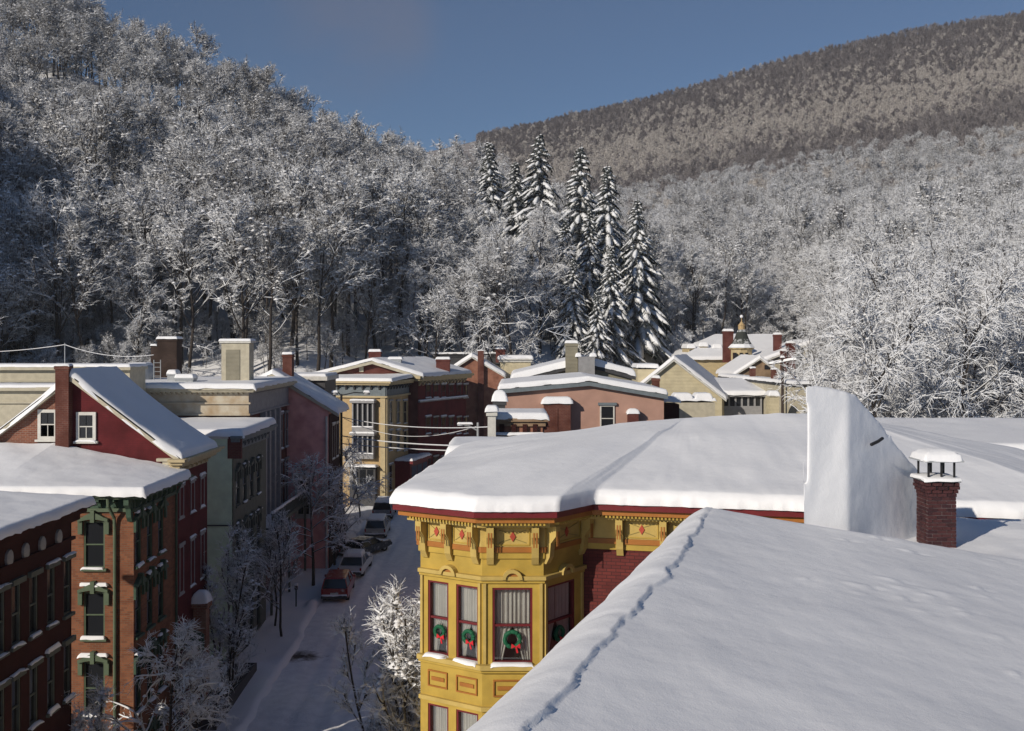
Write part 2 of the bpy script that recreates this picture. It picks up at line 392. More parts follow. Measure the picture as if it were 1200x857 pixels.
def window(B, fr, u0, u1, w0, w1, fm='white', bars=0, recess=True, fw=.06, sill=None, hood=None, snow=True, sh=.1, sp=.12, hoodkind='flat', pane='glass', label=None, snowth=.07):
    f0, f1 = (-.13, -.02) if recess else (0, .09)
    _r = random.Random(int(u0*977 + w0*131 + fr.o[0]*37 + fr.o[1]*53)); snowth *= _r.uniform(.35, 1.35); s1, s2 = _r.random() < .82, _r.random() < .72
    mb = MB(); mid = (w0+w1)/2
    mb.fbox(fr, u0, u0+fw, w0, w1, f0, f1).fbox(fr, u1-fw, u1, w0, w1, f0, f1).fbox(fr, u0+fw, u1-fw, w1-fw, w1, f0, f1).fbox(fr, u0+fw, u1-fw, w0, w0+fw, f0, f1)
    mb.fbox(fr, u0+fw, u1-fw, mid-.025, mid+.025, f0, f1-.02)
    for k in range(bars):
        u = u0 + (u1-u0)*(k+1)/(bars+1); mb.fbox(fr, u-.015, u+.015, w0+fw, mid-.025, f0, f1-.04); mb.fbox(fr, u-.015, u+.015, mid+.025, w1-fw, f0, f1-.04)
    W = mb.build('window', fm, B)
    for q0, q1, dd in ((w0+fw, mid-.025, .0), (mid+.025, w1-fw, .02)):
        MB().fbox(fr, u0+fw, u1-fw, q0, q1, f0+.01+dd, f0+.03+dd).build('pane', pane, W)
    if sill:
        MB().fbox(fr, u0-.1, u1+.1, w0-sh, w0, 0.002 if not recess else -.02, sp).build('sill', sill, W)
        if snow and s1: fsnow(W, fr, u0-.1+_r.uniform(0, .12), u1+.1-_r.uniform(0, .12), w0, .0, sp+.02, snowth)
    if hood:
        hb = MB(); hh = .16
        if hoodkind == 'flat':
            hb.fbox(fr, u0-.12, u1+.12, w1, w1+hh, .002, sp+.02)
        elif hoodkind == 'arch':       # low arch with ears that drop beside the opening
            n = 8; top = []; bot = []
            for k in range(n+1):
                t = k/n; u = u0-.18 + (u1-u0+.36)*t; e = math.sin(t*math.pi)
                top.append((u, w1+.12+.24*e**1.5)); bot.append((u, w1+.0+.10*e))
            hb.fpoly(fr, bot + top[::-1], .003, sp+.06)
            for s0, s1 in ((u0-.2, u0-.03), (u1+.03, u1+.2)):
                hb.fbox(fr, s0, s1, w1-.5, w1+.05, .004, sp-.02)
            m_ = (u0+u1)/2; hb.fbox(fr, m_-.08, m_+.08, w1-.02, w1+.46, .006, sp+.1)
        hb.build('hood', hood, W)
        if snow and s2: fsnow(W, fr, u0-.14, u1+.14, w1+(hh if hoodkind == 'flat' else .28), .0, sp+.03, snowth)
    return W
def cornice(B, fr, u0, u1, wtop, parts, name='cornice', mat='cream'):
    """stack of (height, projection) courses from the top down"""
    mb = MB(); w = wtop
    for h, d in parts: mb.fbox(fr, u0 - d*.999, u1 + d*.999, w-h, w, -.02, d); w -= h
    return mb.build(name, mat, B)
def brackets(B, fr, us, wtop, h, d, wd, mat, name='bracket', joined=False):
    outs = []; J = MB()
    for u in us:
        mb = J if joined else MB()
        prof = [(0, 0), (d, 0), (d, -h*.25), (d*.55, -h*.45), (d*.45, -h*.8), (d*.15, -h), (0, -h)]
        a = [fr.pt(u-wd/2, p[0]+.002, wtop+p[1]) for p in prof]
        mb.extr(a, Vector((fr.u[0]*wd, fr.u[1]*wd, 0)))
        if not joined: outs.append(mb.build(name, mat, B))
    if joined: outs.append(J.build(name + '_row', mat, B)); outs[-1]['kind'] = 'stuff'
    return outs
def chimney(B, px0, px1, ytop, Y, zb, dep=.7, mat='brick_chim', cap=True, th=.16, band=True, pots=0, name='chimney'):
    x0, x1, zt = X(px0, Y), X(px1, Y), Z(ytop, Y)
    mb = MB().box(x0, x1, Y, Y+dep, zb, zt - .25); e = .05
    mb.box(x0-e, x1+e, Y-e, Y+dep+e, zt-.25, zt - .12); mb.box(x0-e*.4, x1+e*.4, Y-e*.4, Y+dep+e*.4, zt-.12, zt)
    c = mb.build(name, mat, B)
    if cap: snow_cap(c, x0, x1, Y, Y+dep, zt-.004, th)
    return c

# ------------------------------------------------------------------ terrain
def interp(x, xs, ys): return float(np.interp(x, xs, ys))
SK_X = [-600, 0, 110, 200, 300, 400, 480, 540, 600, 700, 780, 860, 920, 960, 1000, 1100]
SK_Y = [-150, -45, 0, 40, 80, 132, 168, 166, 195, 235, 262, 268, 305, 360, 420, 480]      # crown line of the near hill
MT_X = [500, 585, 700, 800, 900, 1000, 1100, 1200, 1500]
MT_Y = [165, 146, 122, 98, 68, 43, 23, 8, -30]                                            # crown line of the far mountain
PR_Y = [60, 100, 150, 200, 300, 400, 480, 540, 600, 700, 800, 900]
PR_Z = [8, 15, 23, 33, 55, 86, 112, 124, 152, 212, 268, 282]
TREE_H = 18.0
def sstep(t): t = max(0., min(1., t)); return t*t*(3-2*t)
def ground(x, y):
    base = .05 * max(-60, min(y, 260))
    if y < 60:
        z = base
    yy = max(y, 40.); px = HX + F * x / yy
    # near hill
    zl = base
    Dc = interp(px, [-600, 500, 950, 1100], [238, 232, 182, 170]); Yb = interp(px, [0, 380, 420, 700, 800, 950], [100, 104, 119, 126, 146, 148])
    if px < 1060 and y > Yb:
        fz = .05 * Yb; zc = CAMZ + (HY - interp(px, SK_X, SK_Y)) / F * Dc - TREE_H
        t = (y - Yb) / (Dc - Yb); h1 = min(14.5, .8 * max(0, zc - fz)); rest = max(0, zc - fz - h1)
        if t <= 1:
            zl = fz + h1 * sstep(t / .22) if t < .22 else fz + h1 + rest * interp(t, [.22, .38, .48, .57, .78, 1], [0, .26, .19, .19, .60, 1])
        else: zl = zc - .16 * (y - Dc)
    # far mountain and the right-hand slope
    zr = base
    ft = interp(px, [600, 700, 900, 965, 1040, 1200], [260, 220, 168, 110, 72, 58])
    if px > 380 and y > ft:
        k = (CAMZ + (HY - interp(px, MT_X, MT_Y)) / F * 800 - 9 - 8) / 260.
        zr = 8 + k * (interp(y, PR_Y, PR_Z) - 8) * sstep((y - ft) / 90.)
        if y > 800: zr -= 0.1 * (y - 800)
    # spur of the hill to the left, outside the frame, added and shaped to shade the near wood
    ax, ay, bx, by = -98, 74, -172, 130
    tt = max(0, min(1, ((x-ax)*(bx-ax) + (y-ay)*(by-ay)) / ((bx-ax)**2 + (by-ay)**2)))
    dd = math.hypot(x - ax - tt*(bx-ax), y - ay - tt*(by-ay)); zs = ((50 + 54*tt) * max(0, 1 - dd / (64 + 30*tt))**1.1) * sstep((-x - 40) / 22.)
    z = max(base, zl, zr, zs)
    up = sstep((z - base) / 6.)
    return z + up * (fbm(x*.03, y*.03, 1, 4) * 1.6)
xs = sorted(set([float(v) for v in list(np.arange(-520, -130, 13)) + list(np.arange(-130, 130, 4)) + list(np.arange(130, 900, 14)) + [-1500, -900, 1300, 2000]]))
ys = sorted(set([float(v) for v in list(np.arange(-160, 40, 20)) + list(np.arange(40, 260, 4)) + list(np.arange(260, 960, 12)) + [-800, -400, 1100, 1400, 2000, 3000]]))
mb = MB(); mb.grid([[(x, y, ground(x, y)) for x in xs] for y in ys])
o = mb.build('ground', 'terrain', smooth=True, org=(0, 0, 0)); o['kind'] = 'structure'

# street and pavements: trodden snow, ruts, ploughed ridges along the kerbs
def street_z(x, y):
    r = 0
    for c in (-9.6, -8.0, -6.4, -5.0, -10.9): r -= .085 * math.exp(-((x - c - .35*math.sin(y*.11 + c)) / .28)**2)
    return r + .07 * fbm(x*.8, y*.4, 2) + .035 * fbm(x*3, y*2.2, 5)
mb = MB(); mb.grid([[(x, y, gz(y) + .13 + street_z(x, y)) for x in np.arange(-12.6, -4.0, .22)] for y in np.arange(20, 120, .45)])
o = mb.build('street', 'street', smooth=True, org=(0, 0, 0)); o['kind'] = 'structure'
for nm, x0, x1 in (('pavement_left', -15.6, -12.4), ('pavement_right', -4.2, -1.9)):
    rows = []
    for y in np.arange(20, 112, .5):
        row = []
        for x in np.linspace(x0, x1, 14):
            t = (x - x0) / (x1 - x0); edge = (1-t) if nm == 'pavement_left' else t
            h = .24 + .05 * fbm(x, y*.6, 9) + .20 * math.exp(-((edge - .12) / .14)**2) * (.55 + fbm(x*.4, y*.35, 4))
            if edge < .02: h = .02
            row.append((x + (.45 * fbm(y*.13, 2) + .15 * fbm(y*.6, 5)) * (1 if edge < .3 else 0) * (1 if nm == 'pavement_left' else -1), y, gz(y) + h))
        rows.append(row)
    o = MB().grid(rows).build(nm, 'snow', smooth=True, org=(0, 0, 0)); o['kind'] = 'structure'

# ------------------------------------------------------------------ left row of buildings
FX = -15.3
# --- dark red row house nearest the camera
fr = Fr(-14.2, 21.0, -14.2, 33.0); g0 = gz(27) - .6; zt = 15.35
B = thing('row_house', 'dark red brick row house in shade at the lower left edge, snow on its eave', 'building', (-17.5, 27, g0))
U = [fr.U(p) for p in (-24, 0, 19, 39.5, 60, 79)]
rowsW = [(fr.pix(19, 756)[1], fr.pix(19, 684)[1]), (fr.pix(19, 865)[1], fr.pix(19, 794)[1])]
h3 = rowsW[1][0] - 3.0
holes = [(u-.27, u+.27, a, b) for u in U for a, b in rowsW] + [(u-.5, u+.5, h3, h3+2.2) for u in U[::2]]
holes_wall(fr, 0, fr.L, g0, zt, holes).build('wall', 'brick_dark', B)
MB().prism([(-22.4, 21), (-14.45, 21), (-14.45, 32.9), (-22.4, 32.9)], g0, zt-.1).build('core', 'dark_in', B)
fe = Fr(-14.2, 33.0, -22.4, 33.0); MB().fbox(fe, .0, 8.2, g0, zt, -.08, 0).build('wall', 'brick_dark', B)
for i, u in enumerate(U):
    for j, (a, b) in enumerate(rowsW): window(B, fr, u-.27, u+.27, a, b, 'greygreen', sill='greygreen', hood='greygreen', sp=.1, snowth=random.Random(i*7+j).choice((.04,.07,.11)) if j else .04)
for u in U[::2]: window(B, fr, u-.5, u+.5, h3, h3+2.2, 'greygreen', sill='greygreen')
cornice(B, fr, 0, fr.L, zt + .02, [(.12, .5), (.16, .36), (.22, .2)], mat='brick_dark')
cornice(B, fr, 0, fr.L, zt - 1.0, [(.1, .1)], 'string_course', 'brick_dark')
for u in [fr.U(p) for p in (-20, 0, 20, 40, 60)]:
    mb = MB(); c = fr.pt(u + .45, 0, zt - .85); ring = [[c + Vector((d, math.cos(t)*r, math.sin(t)*r*1.3)) for t in np.linspace(0, 2*math.pi, 11)[:-1]] for r, d in ((.2, .0), (.19, .07), (.1, .11), (.0, .12))]
    mb.grid(ring, close=True); mb.build('medallion', 'grey', B)
snow_quad('snow_roof', B, (-13.62, 33.5, zt+.03), (-13.62, 20.8, zt+.03), (-22.6, 20.8, zt+.5), (-22.6, 33.5, zt+.5), .22, (1, 1, 0, 1), .2)
# --- brown brick house with green cornice
Y0, Y1 = 41.0, 46.1; g0 = gz(42) - .6; ez = 14.55
B = thing('corner_house', 'orange-brown brick house with green window hoods, green downpipe and snowy hip roof', 'building', (-20, 43, g0))
ff = Fr(-26.0, Y0, FX+.15, Y0); fs = Fr(FX+.15, Y0, FX+.15, Y1)
fw_ = [(ff.pix(99, y1)[1], ff.pix(99, y0)[1]) for y0, y1 in ((611, 666), (694, 748), (776, 838))]
uc = ff.U(110.5); hw = .42; ucs = [uc, uc - 2.6, uc - 5.2]
lowr = (fw_[2][0] - 3.3, fw_[2][0] - 1.2)
holes = [(u-hw, u+hw, a, b) for u in ucs for a, b in fw_ + [lowr]]
holes_wall(ff, 0, ff.L, g0, ez, holes).build('wall', 'brick_brown', B)
MB().prism([(-26, Y0+.22), (FX-.1, Y0+.22), (FX-.1, Y1-.05), (-26, Y1-.05)], g0, ez-.1).build('core', 'dark_in', B)
for u in ucs:
    for a, b in fw_ + [lowr]: window(B, ff, u-hw, u+hw, a, b, 'green', sill='green', hood='green', hoodkind='arch', sp=.14, snowth=.09)
us = [fs.U(p) for p in (162, 175.5, 188.5)]
sw_ = [(fs.pix(162, y1)[1], fs.pix(162, y0)[1]) for y0, y1 in ((607, 662), (685, 744))] + [(fw_[2][0], fw_[2][1]), (lowr[0]-.3, lowr[1])]
holes_wall(fs, 0, fs.L, g0, ez, [(u-.33, u+.33, a, b) for u in us for a, b in sw_]).build('wall', 'brick_brown', B)
for u in us:
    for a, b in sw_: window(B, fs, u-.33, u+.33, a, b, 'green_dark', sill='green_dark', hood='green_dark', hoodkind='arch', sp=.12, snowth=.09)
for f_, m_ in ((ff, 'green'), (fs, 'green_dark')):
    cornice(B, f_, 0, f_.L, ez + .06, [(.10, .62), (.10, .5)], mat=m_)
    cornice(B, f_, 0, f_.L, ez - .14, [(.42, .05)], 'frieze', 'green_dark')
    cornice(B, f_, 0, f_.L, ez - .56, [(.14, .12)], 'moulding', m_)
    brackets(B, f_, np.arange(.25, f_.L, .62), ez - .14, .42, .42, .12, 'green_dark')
brackets(B, ff, [ff.L - .12], ez - .14, .95, .5, .2, 'green_dark')
pu = ff.U(135.5); MB().tube([ff.pt(pu-.12, .5, ez-.12), ff.pt(pu-.1, .5, ez-.4), ff.pt(pu, .14, ez-.95), ff.pt(pu, .09, ez-1.4), ff.pt(pu, .09, g0+.3)], .065, 8).build('downpipe', 'green', B)
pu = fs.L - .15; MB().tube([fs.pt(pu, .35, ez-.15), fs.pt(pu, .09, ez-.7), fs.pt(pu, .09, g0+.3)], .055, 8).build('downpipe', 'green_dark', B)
ov = .7; xr, xl = FX+.15+ov, -26.0; yf = Y0 - ov; rz = ez + 1.25; rx = -20.6
snow_quad('snow_roof', B, (xl, yf, ez+.07), (rx, yf, ez+.07), (rx, Y1, rz), (xl, Y1, rz+.05), .30, (1, 0, 0, 0), .2, r=.16)
snow_quad('snow_roof', B, (rx, yf, ez+.07), (xr, yf, ez+.07), (xr, Y1, ez+.07), (rx, Y1, rz), .30, (1, 1, 0, 0), .2, r=.16)

# --- generic gable house, gable end towards the camera
def gable_house(name, label, Y, L, Pk, R_, depth, wall, zb, trim='white', d=(0, 1), th=.28, over=.35, eover=.3, rake=.2, cat='house', sag=None, roofmat='snow', side=True):
    """L, Pk, R_: pixel points of left eave, peak and right eave on the gable wall plane"""
    fr = Fr(X(L[0], Y), Y, X(R_[0], Y), Y); ul, wl_ = fr.pix(*L); up_, wp = fr.pix(*Pk); ur, wr = fr.pix(*R_)
    B = thing(name, label, cat, (fr.o[0] + fr.L/2, Y + depth/2, zb))
    dv = Vector((d[0], d[1], 0)).normalized() * depth
    pts = [fr.pt(ul, 0, zb), fr.pt(ur, 0, zb), fr.pt(ur, 0, wr), fr.pt(up_, 0, wp), fr.pt(ul, 0, wl_)]
    w = MB().extr(pts, dv).build('wall', wall, B)
    for (ua, wa, sgn) in ((ul, wl_, -1), (ur, wr, 1)):
        s = Vector((ua - up_, wa - wp)); ext = s.normalized() * eover; ue, we = ua + ext.x, wa + ext.y
        if rake:
            MB().fpoly(fr, [(up_, wp+.04), (ue, we+.04), (ue, we-rake+.04), (up_, wp-rake+.04)], .003, over).build('rake_board', trim, B)
        a, b_ = fr.pt(ue, over, we+.045), fr.pt(up_, over, wp+.045)
        dd = dv + Vector((0, over*2, 0))*1.0
        MB().hexa([a - Vector((0,0,.06)), b_ - Vector((0,0,.06)), b_ + dd - Vector((0,0,.06)), a + dd - Vector((0,0,.06))] if sgn < 0 else [b_ - Vector((0,0,.06)), a - Vector((0,0,.06)), a + dd - Vector((0,0,.06)), b_ + dd - Vector((0,0,.06))],
                  [a, b_, b_ + dd, a + dd] if sgn < 0 else [b_, a, a + dd, b_ + dd]).build('roof', 'roofdark', B)
        z3 = Vector((0, 0, .012))
        if sgn > 0: snow_quad('snow_roof', B, a + z3, a + dd + z3, b_ + dd + z3, b_ + z3, th, (1, 1, 0, 1), .35, sag=sag, mat=roofmat)
        else: snow_quad('snow_roof', B, a + dd + z3, a + z3, b_ + z3, b_ + dd + z3, th, (1, 1, 0, 1), .35, sag=sag, mat=roofmat)
    return B, fr
# --- maroon gable house with tall brick chimney
Y0 = 46.25; g0 = gz(47) - .6
bell = lambda u, v: -.55 * v * (1-v) * 1.6 + .0
B, fr = gable_house('gable_house', 'maroon painted brick house with tall gable-end chimney and swooping snowy roof', Y0, (-45, 540), (86, 441), (205, 531), 4.9, 'brick_maroon', g0, 'cream', th=.3, eover=.55, rake=.26, over=.3, sag=bell)
ul, wl_ = fr.pix(-45, 540); up_, wp = fr.pix(86, 441); uk, wk = fr.pix(77, 445)
MB().fpoly(fr, [(ul, g0), (uk, g0), (uk, wk-.3), (ul, wl_)], .004, .03).build('brick_facing', 'brick_worn', B)
c = MB().fbox(fr, fr.U(69.5), fr.U(85), g0, Z(430, Y0), .0, .42).fbox(fr, fr.U(68.5), fr.U(86), Z(433, Y0), Z(428, Y0), .0, .47).build('chimney', 'brick_chim', B)
fsnow(c, fr, fr.U(68.5), fr.U(86), Z(428, Y0), 0, .47, .07)
for a, b_, y0, y1 in ((45, 68, 480, 515), (90, 113, 483, 517)):
    window(B, fr, fr.U(a), fr.U(b_), Z(y1, Y0), Z(y0, Y0), 'white', bars=1, recess=False, fw=.14, sill='white', sh=.1, sp=.16)
fs = Fr(FX, Y0, FX, Y0+4.9); ez = Z(541, Y0)
us = [fs.U(p) for p in (211, 224, 235.5)]
cornice(B, fs, 0, fs.L, ez + .16, [(.12, .75), (.14, .6), (.16, .42), (.3, .1)], mat='tan2')
brackets(B, fs, np.arange(.3, fs.L, .7), ez - .26, .3, .36, .12, 'tan2')
mb = MB(); mb.fbox(fr, fr.L-.75, fr.L+.7, ez+.03, ez+.16, 0, .28).fbox(fr, fr.L-.5, fr.L+.4, ez-.14, ez+.03, 0, .2).fbox(fr, fr.L-.3, fr.L-.06, ez-1.6, ez-.14, 0, .1).build('cornice_return', 'cream', B)
for u in us:
    for ya, yb in ((570, 606), (640, 695), (742, 800)):
        wa, wb = fs.pix(211, yb)[1], fs.pix(211, ya)[1]
        window(B, fs, u-.3, u+.3, wa, wb, 'grey', recess=False, fw=.07, sill='grey', hood='grey', sp=.1, snowth=.08)
# --- sage green house
Y0 = 56.0; Y1 = 63.7; g0 = gz(57) - .6; zt = Z(514, Y0)
B = thing('green_house', 'sage green clapboard house with flat snowy roof and dark street front', 'building', (-18.5, 60, g0))
ff = Fr(-23, Y0, FX, Y0); fs = Fr(FX, Y0, FX, Y1)
MB().prism([(-23, Y0), (FX-.22, Y0), (FX-.22, Y1), (-23, Y1)], g0, zt).build('wall', 'clap_green', B)
MB().fbox(ff, ff.L-.22, ff.L, g0, zt, -.2, 0).build('corner_board', 'clap_green', B)
us = [fs.U(p) for p in (279, 287, 295, 303)]; sr = [(fs.pix(279, b)[1], fs.pix(279, a)[1]) for a, b in ((552, 592), (618, 665), (700, 760))]
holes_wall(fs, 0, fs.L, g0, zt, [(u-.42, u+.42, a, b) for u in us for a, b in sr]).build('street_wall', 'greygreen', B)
for u in us:
    for a, b in sr: window(B, fs, u-.42, u+.42, a, b, 'greygreen', sill='greygreen', hood='greygreen', hoodkind='arch', sp=.1, snowth=.05)
cornice(B, fs, .25, fs.L, zt + .15, [(.14, .6), (.2, .45), (.5, .12)], mat='bluegrey')
brackets(B, fs, np.arange(.6, fs.L, .8), zt - .2, .45, .4, .14, 'bluegrey')
MB().fbox(fs, -.04, .2, zt-1.1, zt+.1, -.25, .5).build('fire_wall_end', 'brick_red', B)
MB().fbox(ff, .0, 7.5, zt-.01, zt+.14, -.4, .06).build('parapet', 'white', B)
snow_quad('snow_roof', B, (-23, Y0-.1, zt+.16), (FX+.6, Y0-.1, zt+.16), (FX+.6, Y1, zt+.3), (-23, Y1, zt+.3), .34, step=.35)
MB().fbox(ff, 1, ff.L, Z(616, Y0)-.03, Z(616, Y0)+.03, .0, .05).build('cable', 'black', B)
# --- large flat-roofed building with stained cream cornice
Y0 = 64.0; Y1 = 75.3; XS = X(290, 64); g0 = gz(65) - .6; zt = Z(456, Y0)
B = thing('cornice_building', 'brick block with deep stained cream cornice and flat snowy roof', 'building', (-24, 70, g0))
ff = Fr(-33, Y0, XS, Y0); fs = Fr(XS, Y0, XS, Y1)
MB().prism([(-33, Y0), (XS-.02, Y0), (XS-.02, Y1), (-33, Y1)], g0, zt - .05).build('wall', 'brick_red', B)
zc = Z(487, Y0)
MB().fbox(ff, 0, ff.L+.10, zc, zt-.2, .0, .1).fbox(ff, 0, ff.L+.2, zc, zc+.12, .0, .2).fbox(ff, 0, ff.L+.24, zc+.72, zc+.82, 0, .24).build('frieze', 'cream_stain', B)
MB().fbox(fs, 0, fs.L, zc, zt-.2, .0, .1).fbox(fs, 0, fs.L, zc, zc+.12, .0, .2).build('frieze', 'grey', B)
cornice(B, ff, 0, ff.L, zt + .1, [(.16, .62), (.12, .5)], mat='cream')
cornice(B, fs, .7, fs.L, zt + .1, [(.16, .62), (.12, .5)], mat='cream')
brackets(B, ff, np.arange(.15, ff.L, .32), zt - .18, .18, .4, .16, 'cream', 'dentil', True)
brackets(B, fs, np.arange(.3, fs.L, .32), zt - .18, .18, .4, .16, 'grey', 'dentil', True)
pu = ff.U(250); pw = Z(502, Y0)
MB().fpoly(ff, [(pu-.75, pw), (pu+.75, pw), (pu+.85, pw+.3), (pu+.35, pw+.35), (pu, pw+.55), (pu-.35, pw+.35), (pu-.85, pw+.3)], .003, .14).build('pediment', 'white', B)
us = [fs.U(p) for p in (294, 298.5)] + [fs.U(p) for p in (328.5, 335)]
for u in us:
    for ya, yb in ((485, 525), (541, 590), (615, 660)):
        a_, b_ = fs.pix(330, yb)[1], fs.pix(330, ya)[1]
        window(B, fs, u-.4, u+.4, a_, b_, 'grey', recess=False, sill='grey', hood='grey', sp=.14, snowth=.06)
for p in (306, 311, 317, 323): u = fs.U(p); MB().fbox(fs, u-.22, u+.22, g0+3, zc, .0, .35).build('pilaster', 'grey', B)
MB().fbox(fs, fs.U(304), fs.U(325), g0+3, zc-.3, 0, .12).build('metal_front', 'bluegrey', B)
zb = fs.pix(330, 592)[1]
bal = MB().fbox(fs, .3, fs.L, zb-.15, zb, .0, 1.5).fbox(fs, .3, fs.L, zb, zb+.12, 1.38, 1.5).fbox(fs, .3, fs.L, zb+.8, zb+.9, 1.38, 1.5)
for u in np.arange(.4, fs.L, .22): bal.fbox(fs, u, u+.05, zb+.1, zb+.8, 1.41, 1.46)
for u in (.5, fs.L*.5, fs.L-.3): bal.fbox(fs, u, u+.14, gz(70), zb-.15, 1.3, 1.44)
ba = bal.build('balcony', 'greygreen', B)
fsnow(ba, fs, .3, fs.L, zb+.002, .05, 1.37, .18); fsnow(ba, fs, .3, fs.L, zb+.9, 1.36, 1.52, .1)
snow_quad('snow_roof', B, (-33, Y0-.66, zt+.105), (XS+.62, Y0-.66, zt+.105), (XS+.62, Y1, zt+.2), (-33, Y1, zt+.2), .26, step=.5, wob=.08)
RZ = zt + .15
# roof-top things of that block
T = thing('roof_hatch_tower', 'pale cream box-like stair head with panelled door on the cornice block roof', 'bulkhead', (X(275, 68), 68.5, RZ))
x0, x1 = X(259.5, 68), X(292, 68); zz = Z(402, 68)
MB().box(x0, x1, 68, 69.2, RZ-.2, zz).build('body', 'cream', T); MB().box(x0-.12, x1+.12, 67.9, 69.3, zz, zz+.14).build('cap', 'white', T)
MB().box(x0+.3, x1-.62, 67.96, 68.0, RZ+.2, zz-.45).build('door_panel', 'clap_olive', T); snow_cap(T, x0-.1, x1+.1, 67.92, 69.25, zz+.142, .14)
T = thing('chimney_stack', 'broad dark brick chimney stack with a lower step on the cornice block roof', 'chimney', (X(193, 73), 73.5, RZ))
x0, x1 = X(184, 73), X(207, 73); MB().box(x0, x1, 73, 74.2, RZ-.2, Z(397, 73)).box(x0-.45, x0, 73.02, 74, RZ-.2, Z(405, 73)).box(x0-.06, x1+.06, 72.95, 74.25, Z(400, 73), Z(398, 73)).build('shaft', 'brick_soot', T)
snow_cap(T, x0, x1, 73, 74.2, Z(397, 73), .16); snow_cap(T, x0-.45, x0-.05, 73, 74, Z(405, 73), .12)
T = thing('roof_tank', 'grey metal roof tank with ladder beside the dark chimney stack', 'tank', (X(165, 70), 70, RZ))
MB().lathe((X(163, 70), 70.2, RZ-.1), [(.95, 0), (.95, 1.15), (.8, 1.3), (.1, 1.36)], 18).build('drum', 'metal', T, True)
mb = MB(); x = X(181, 69.3)
for dx in (0, .45): mb.tube([(x+dx, 69.2, RZ-.1), (x+dx, 69.2, RZ+1.6)], .03, 5)
for k in range(5): mb.tube([(x, 69.2, RZ+.2+.3*k), (x+.45, 69.2, RZ+.2+.3*k)], .02, 5)
mb.build('ladder', 'metal', T); snow_cap(T, X(150, 70)+.1, X(177, 70)-.2, 69.6, 70.8, RZ+1.2, .2)
for k, (pa, pb, yt, Yv, lb) in enumerate(((196, 206, 438, 67, 'small snow-topped roof vent left of the stair head, nearest the dark stack'), (205, 226, 443, 66, 'low wide snow-topped roof curb just left of the cream stair head'))):
    T = thing('roof_vent', lb, 'vent', (X((pa+pb)/2, Yv), Yv+.4, RZ)); MB().box(X(pa, Yv), X(pb, Yv), Yv, Yv+.8, RZ-.1, Z(yt, Yv)).box(X(pa, Yv)-.05, X(pb, Yv)+.05, Yv-.05, Yv+.85, Z(yt, Yv)-.12, Z(yt, Yv)).build('box', 'metal', T); snow_cap(T, X(pa, Yv), X(pb, Yv), Yv, Yv+.8, Z(yt, Yv), .25)
# --- cream flat roof buildings at the far left, behind
for (Ya, pl, pr, yt, lab) in ((60.5, -60, 152, 431, 'long cream flat-roofed block behind the maroon gable, its parapet highest at far left'), (57.0, -60, 66, 455, 'lower cream block with snowy ledge behind the left slope of the maroon gable')):
    zt = Z(yt, Ya); g0 = gz(Ya) - .6; ff = Fr(X(pl, Ya), Ya, X(pr, Ya), Ya)
    B = thing('cream_block', lab, 'building', (ff.o[0] + ff.L/2, Ya+1.5, g0))
    MB().fbox(ff, 0, ff.L, g0, zt, -2.6, 0).build('wall', 'cream', B)
    MB().fbox(ff, 0, ff.L+.15, zt-.14, zt+.06, -2.6, .3).fbox(ff, 0, ff.L+.05, zt-.85, zt-.75, -.1, .12).build('cornice', 'cream', B)
    fsnow(B, ff, 0, ff.L+.15, zt+.062, -2.5, .3, .16, 'snow_roof')
# --- pink gable house
Y0 = 75.6; g0 = gz(76) - .6
B, fr = gable_house('pink_house', 'weathered pink painted gable house with cream rake boards beside the balcony', Y0, (280, 458), (320, 438), (385, 477), 4.4, 'pink', g0, 'cream', th=.3, eover=.9, over=.3, rake=.3)
chimney(B, 331, 342, 415, 77, Z(445, 77), .8, 'brick_chim')
window(B, fr, fr.U(346), fr.U(366), Z(606, Y0), Z(558, Y0), 'white', bars=1, recess=False, fw=.22, sill='white', hood='white')
fs = Fr(X(385, Y0), Y0, X(385, Y0), Y0+4.4)
MB().fbox(fs, 0, fs.L, g0, Z(486, Y0), .0, .08).build('street_wall', 'brick_dark', B)
MB().tube([(X(383, Y0), Y0-.1, Z(488, Y0)), (X(383, Y0), Y0-.1, g0+.3)], .08, 6).build('downpipe', 'white', B)
for ya, yb in ((500, 540), (560, 600)):
    window(B, fs, 1.2, 2.2, fs.pix(385, yb)[1], fs.pix(385, ya)[1], 'white', recess=False, sill='white', hood='white')
    window(B, fs, 2.9, 3.8, fs.pix(385, yb)[1], fs.pix(385, ya)[1], 'white', recess=False, sill='white', hood='white')
Ya = 82.0; B = thing('rear_wing', 'dark flat-roofed wing with white snowy fascia behind the pink gable', 'building', (X(362, Ya), Ya+2, gz(Ya)-.6))
MB().box(X(330, Ya), X(381, Ya), Ya, Ya+5, gz(Ya)-.6, Z(446, Ya)).build('wall', 'darkgrey', B); MB().box(X(329, Ya), X(382, Ya)+.15, Ya-.3, Ya+5.2, Z(446, Ya), Z(441, Ya)).build('fascia', 'white', B)
snow_cap(B, X(330, Ya), X(382, Ya), Ya-.25, Ya+5, Z(441, Ya)+.003, .2, name='snow_roof')
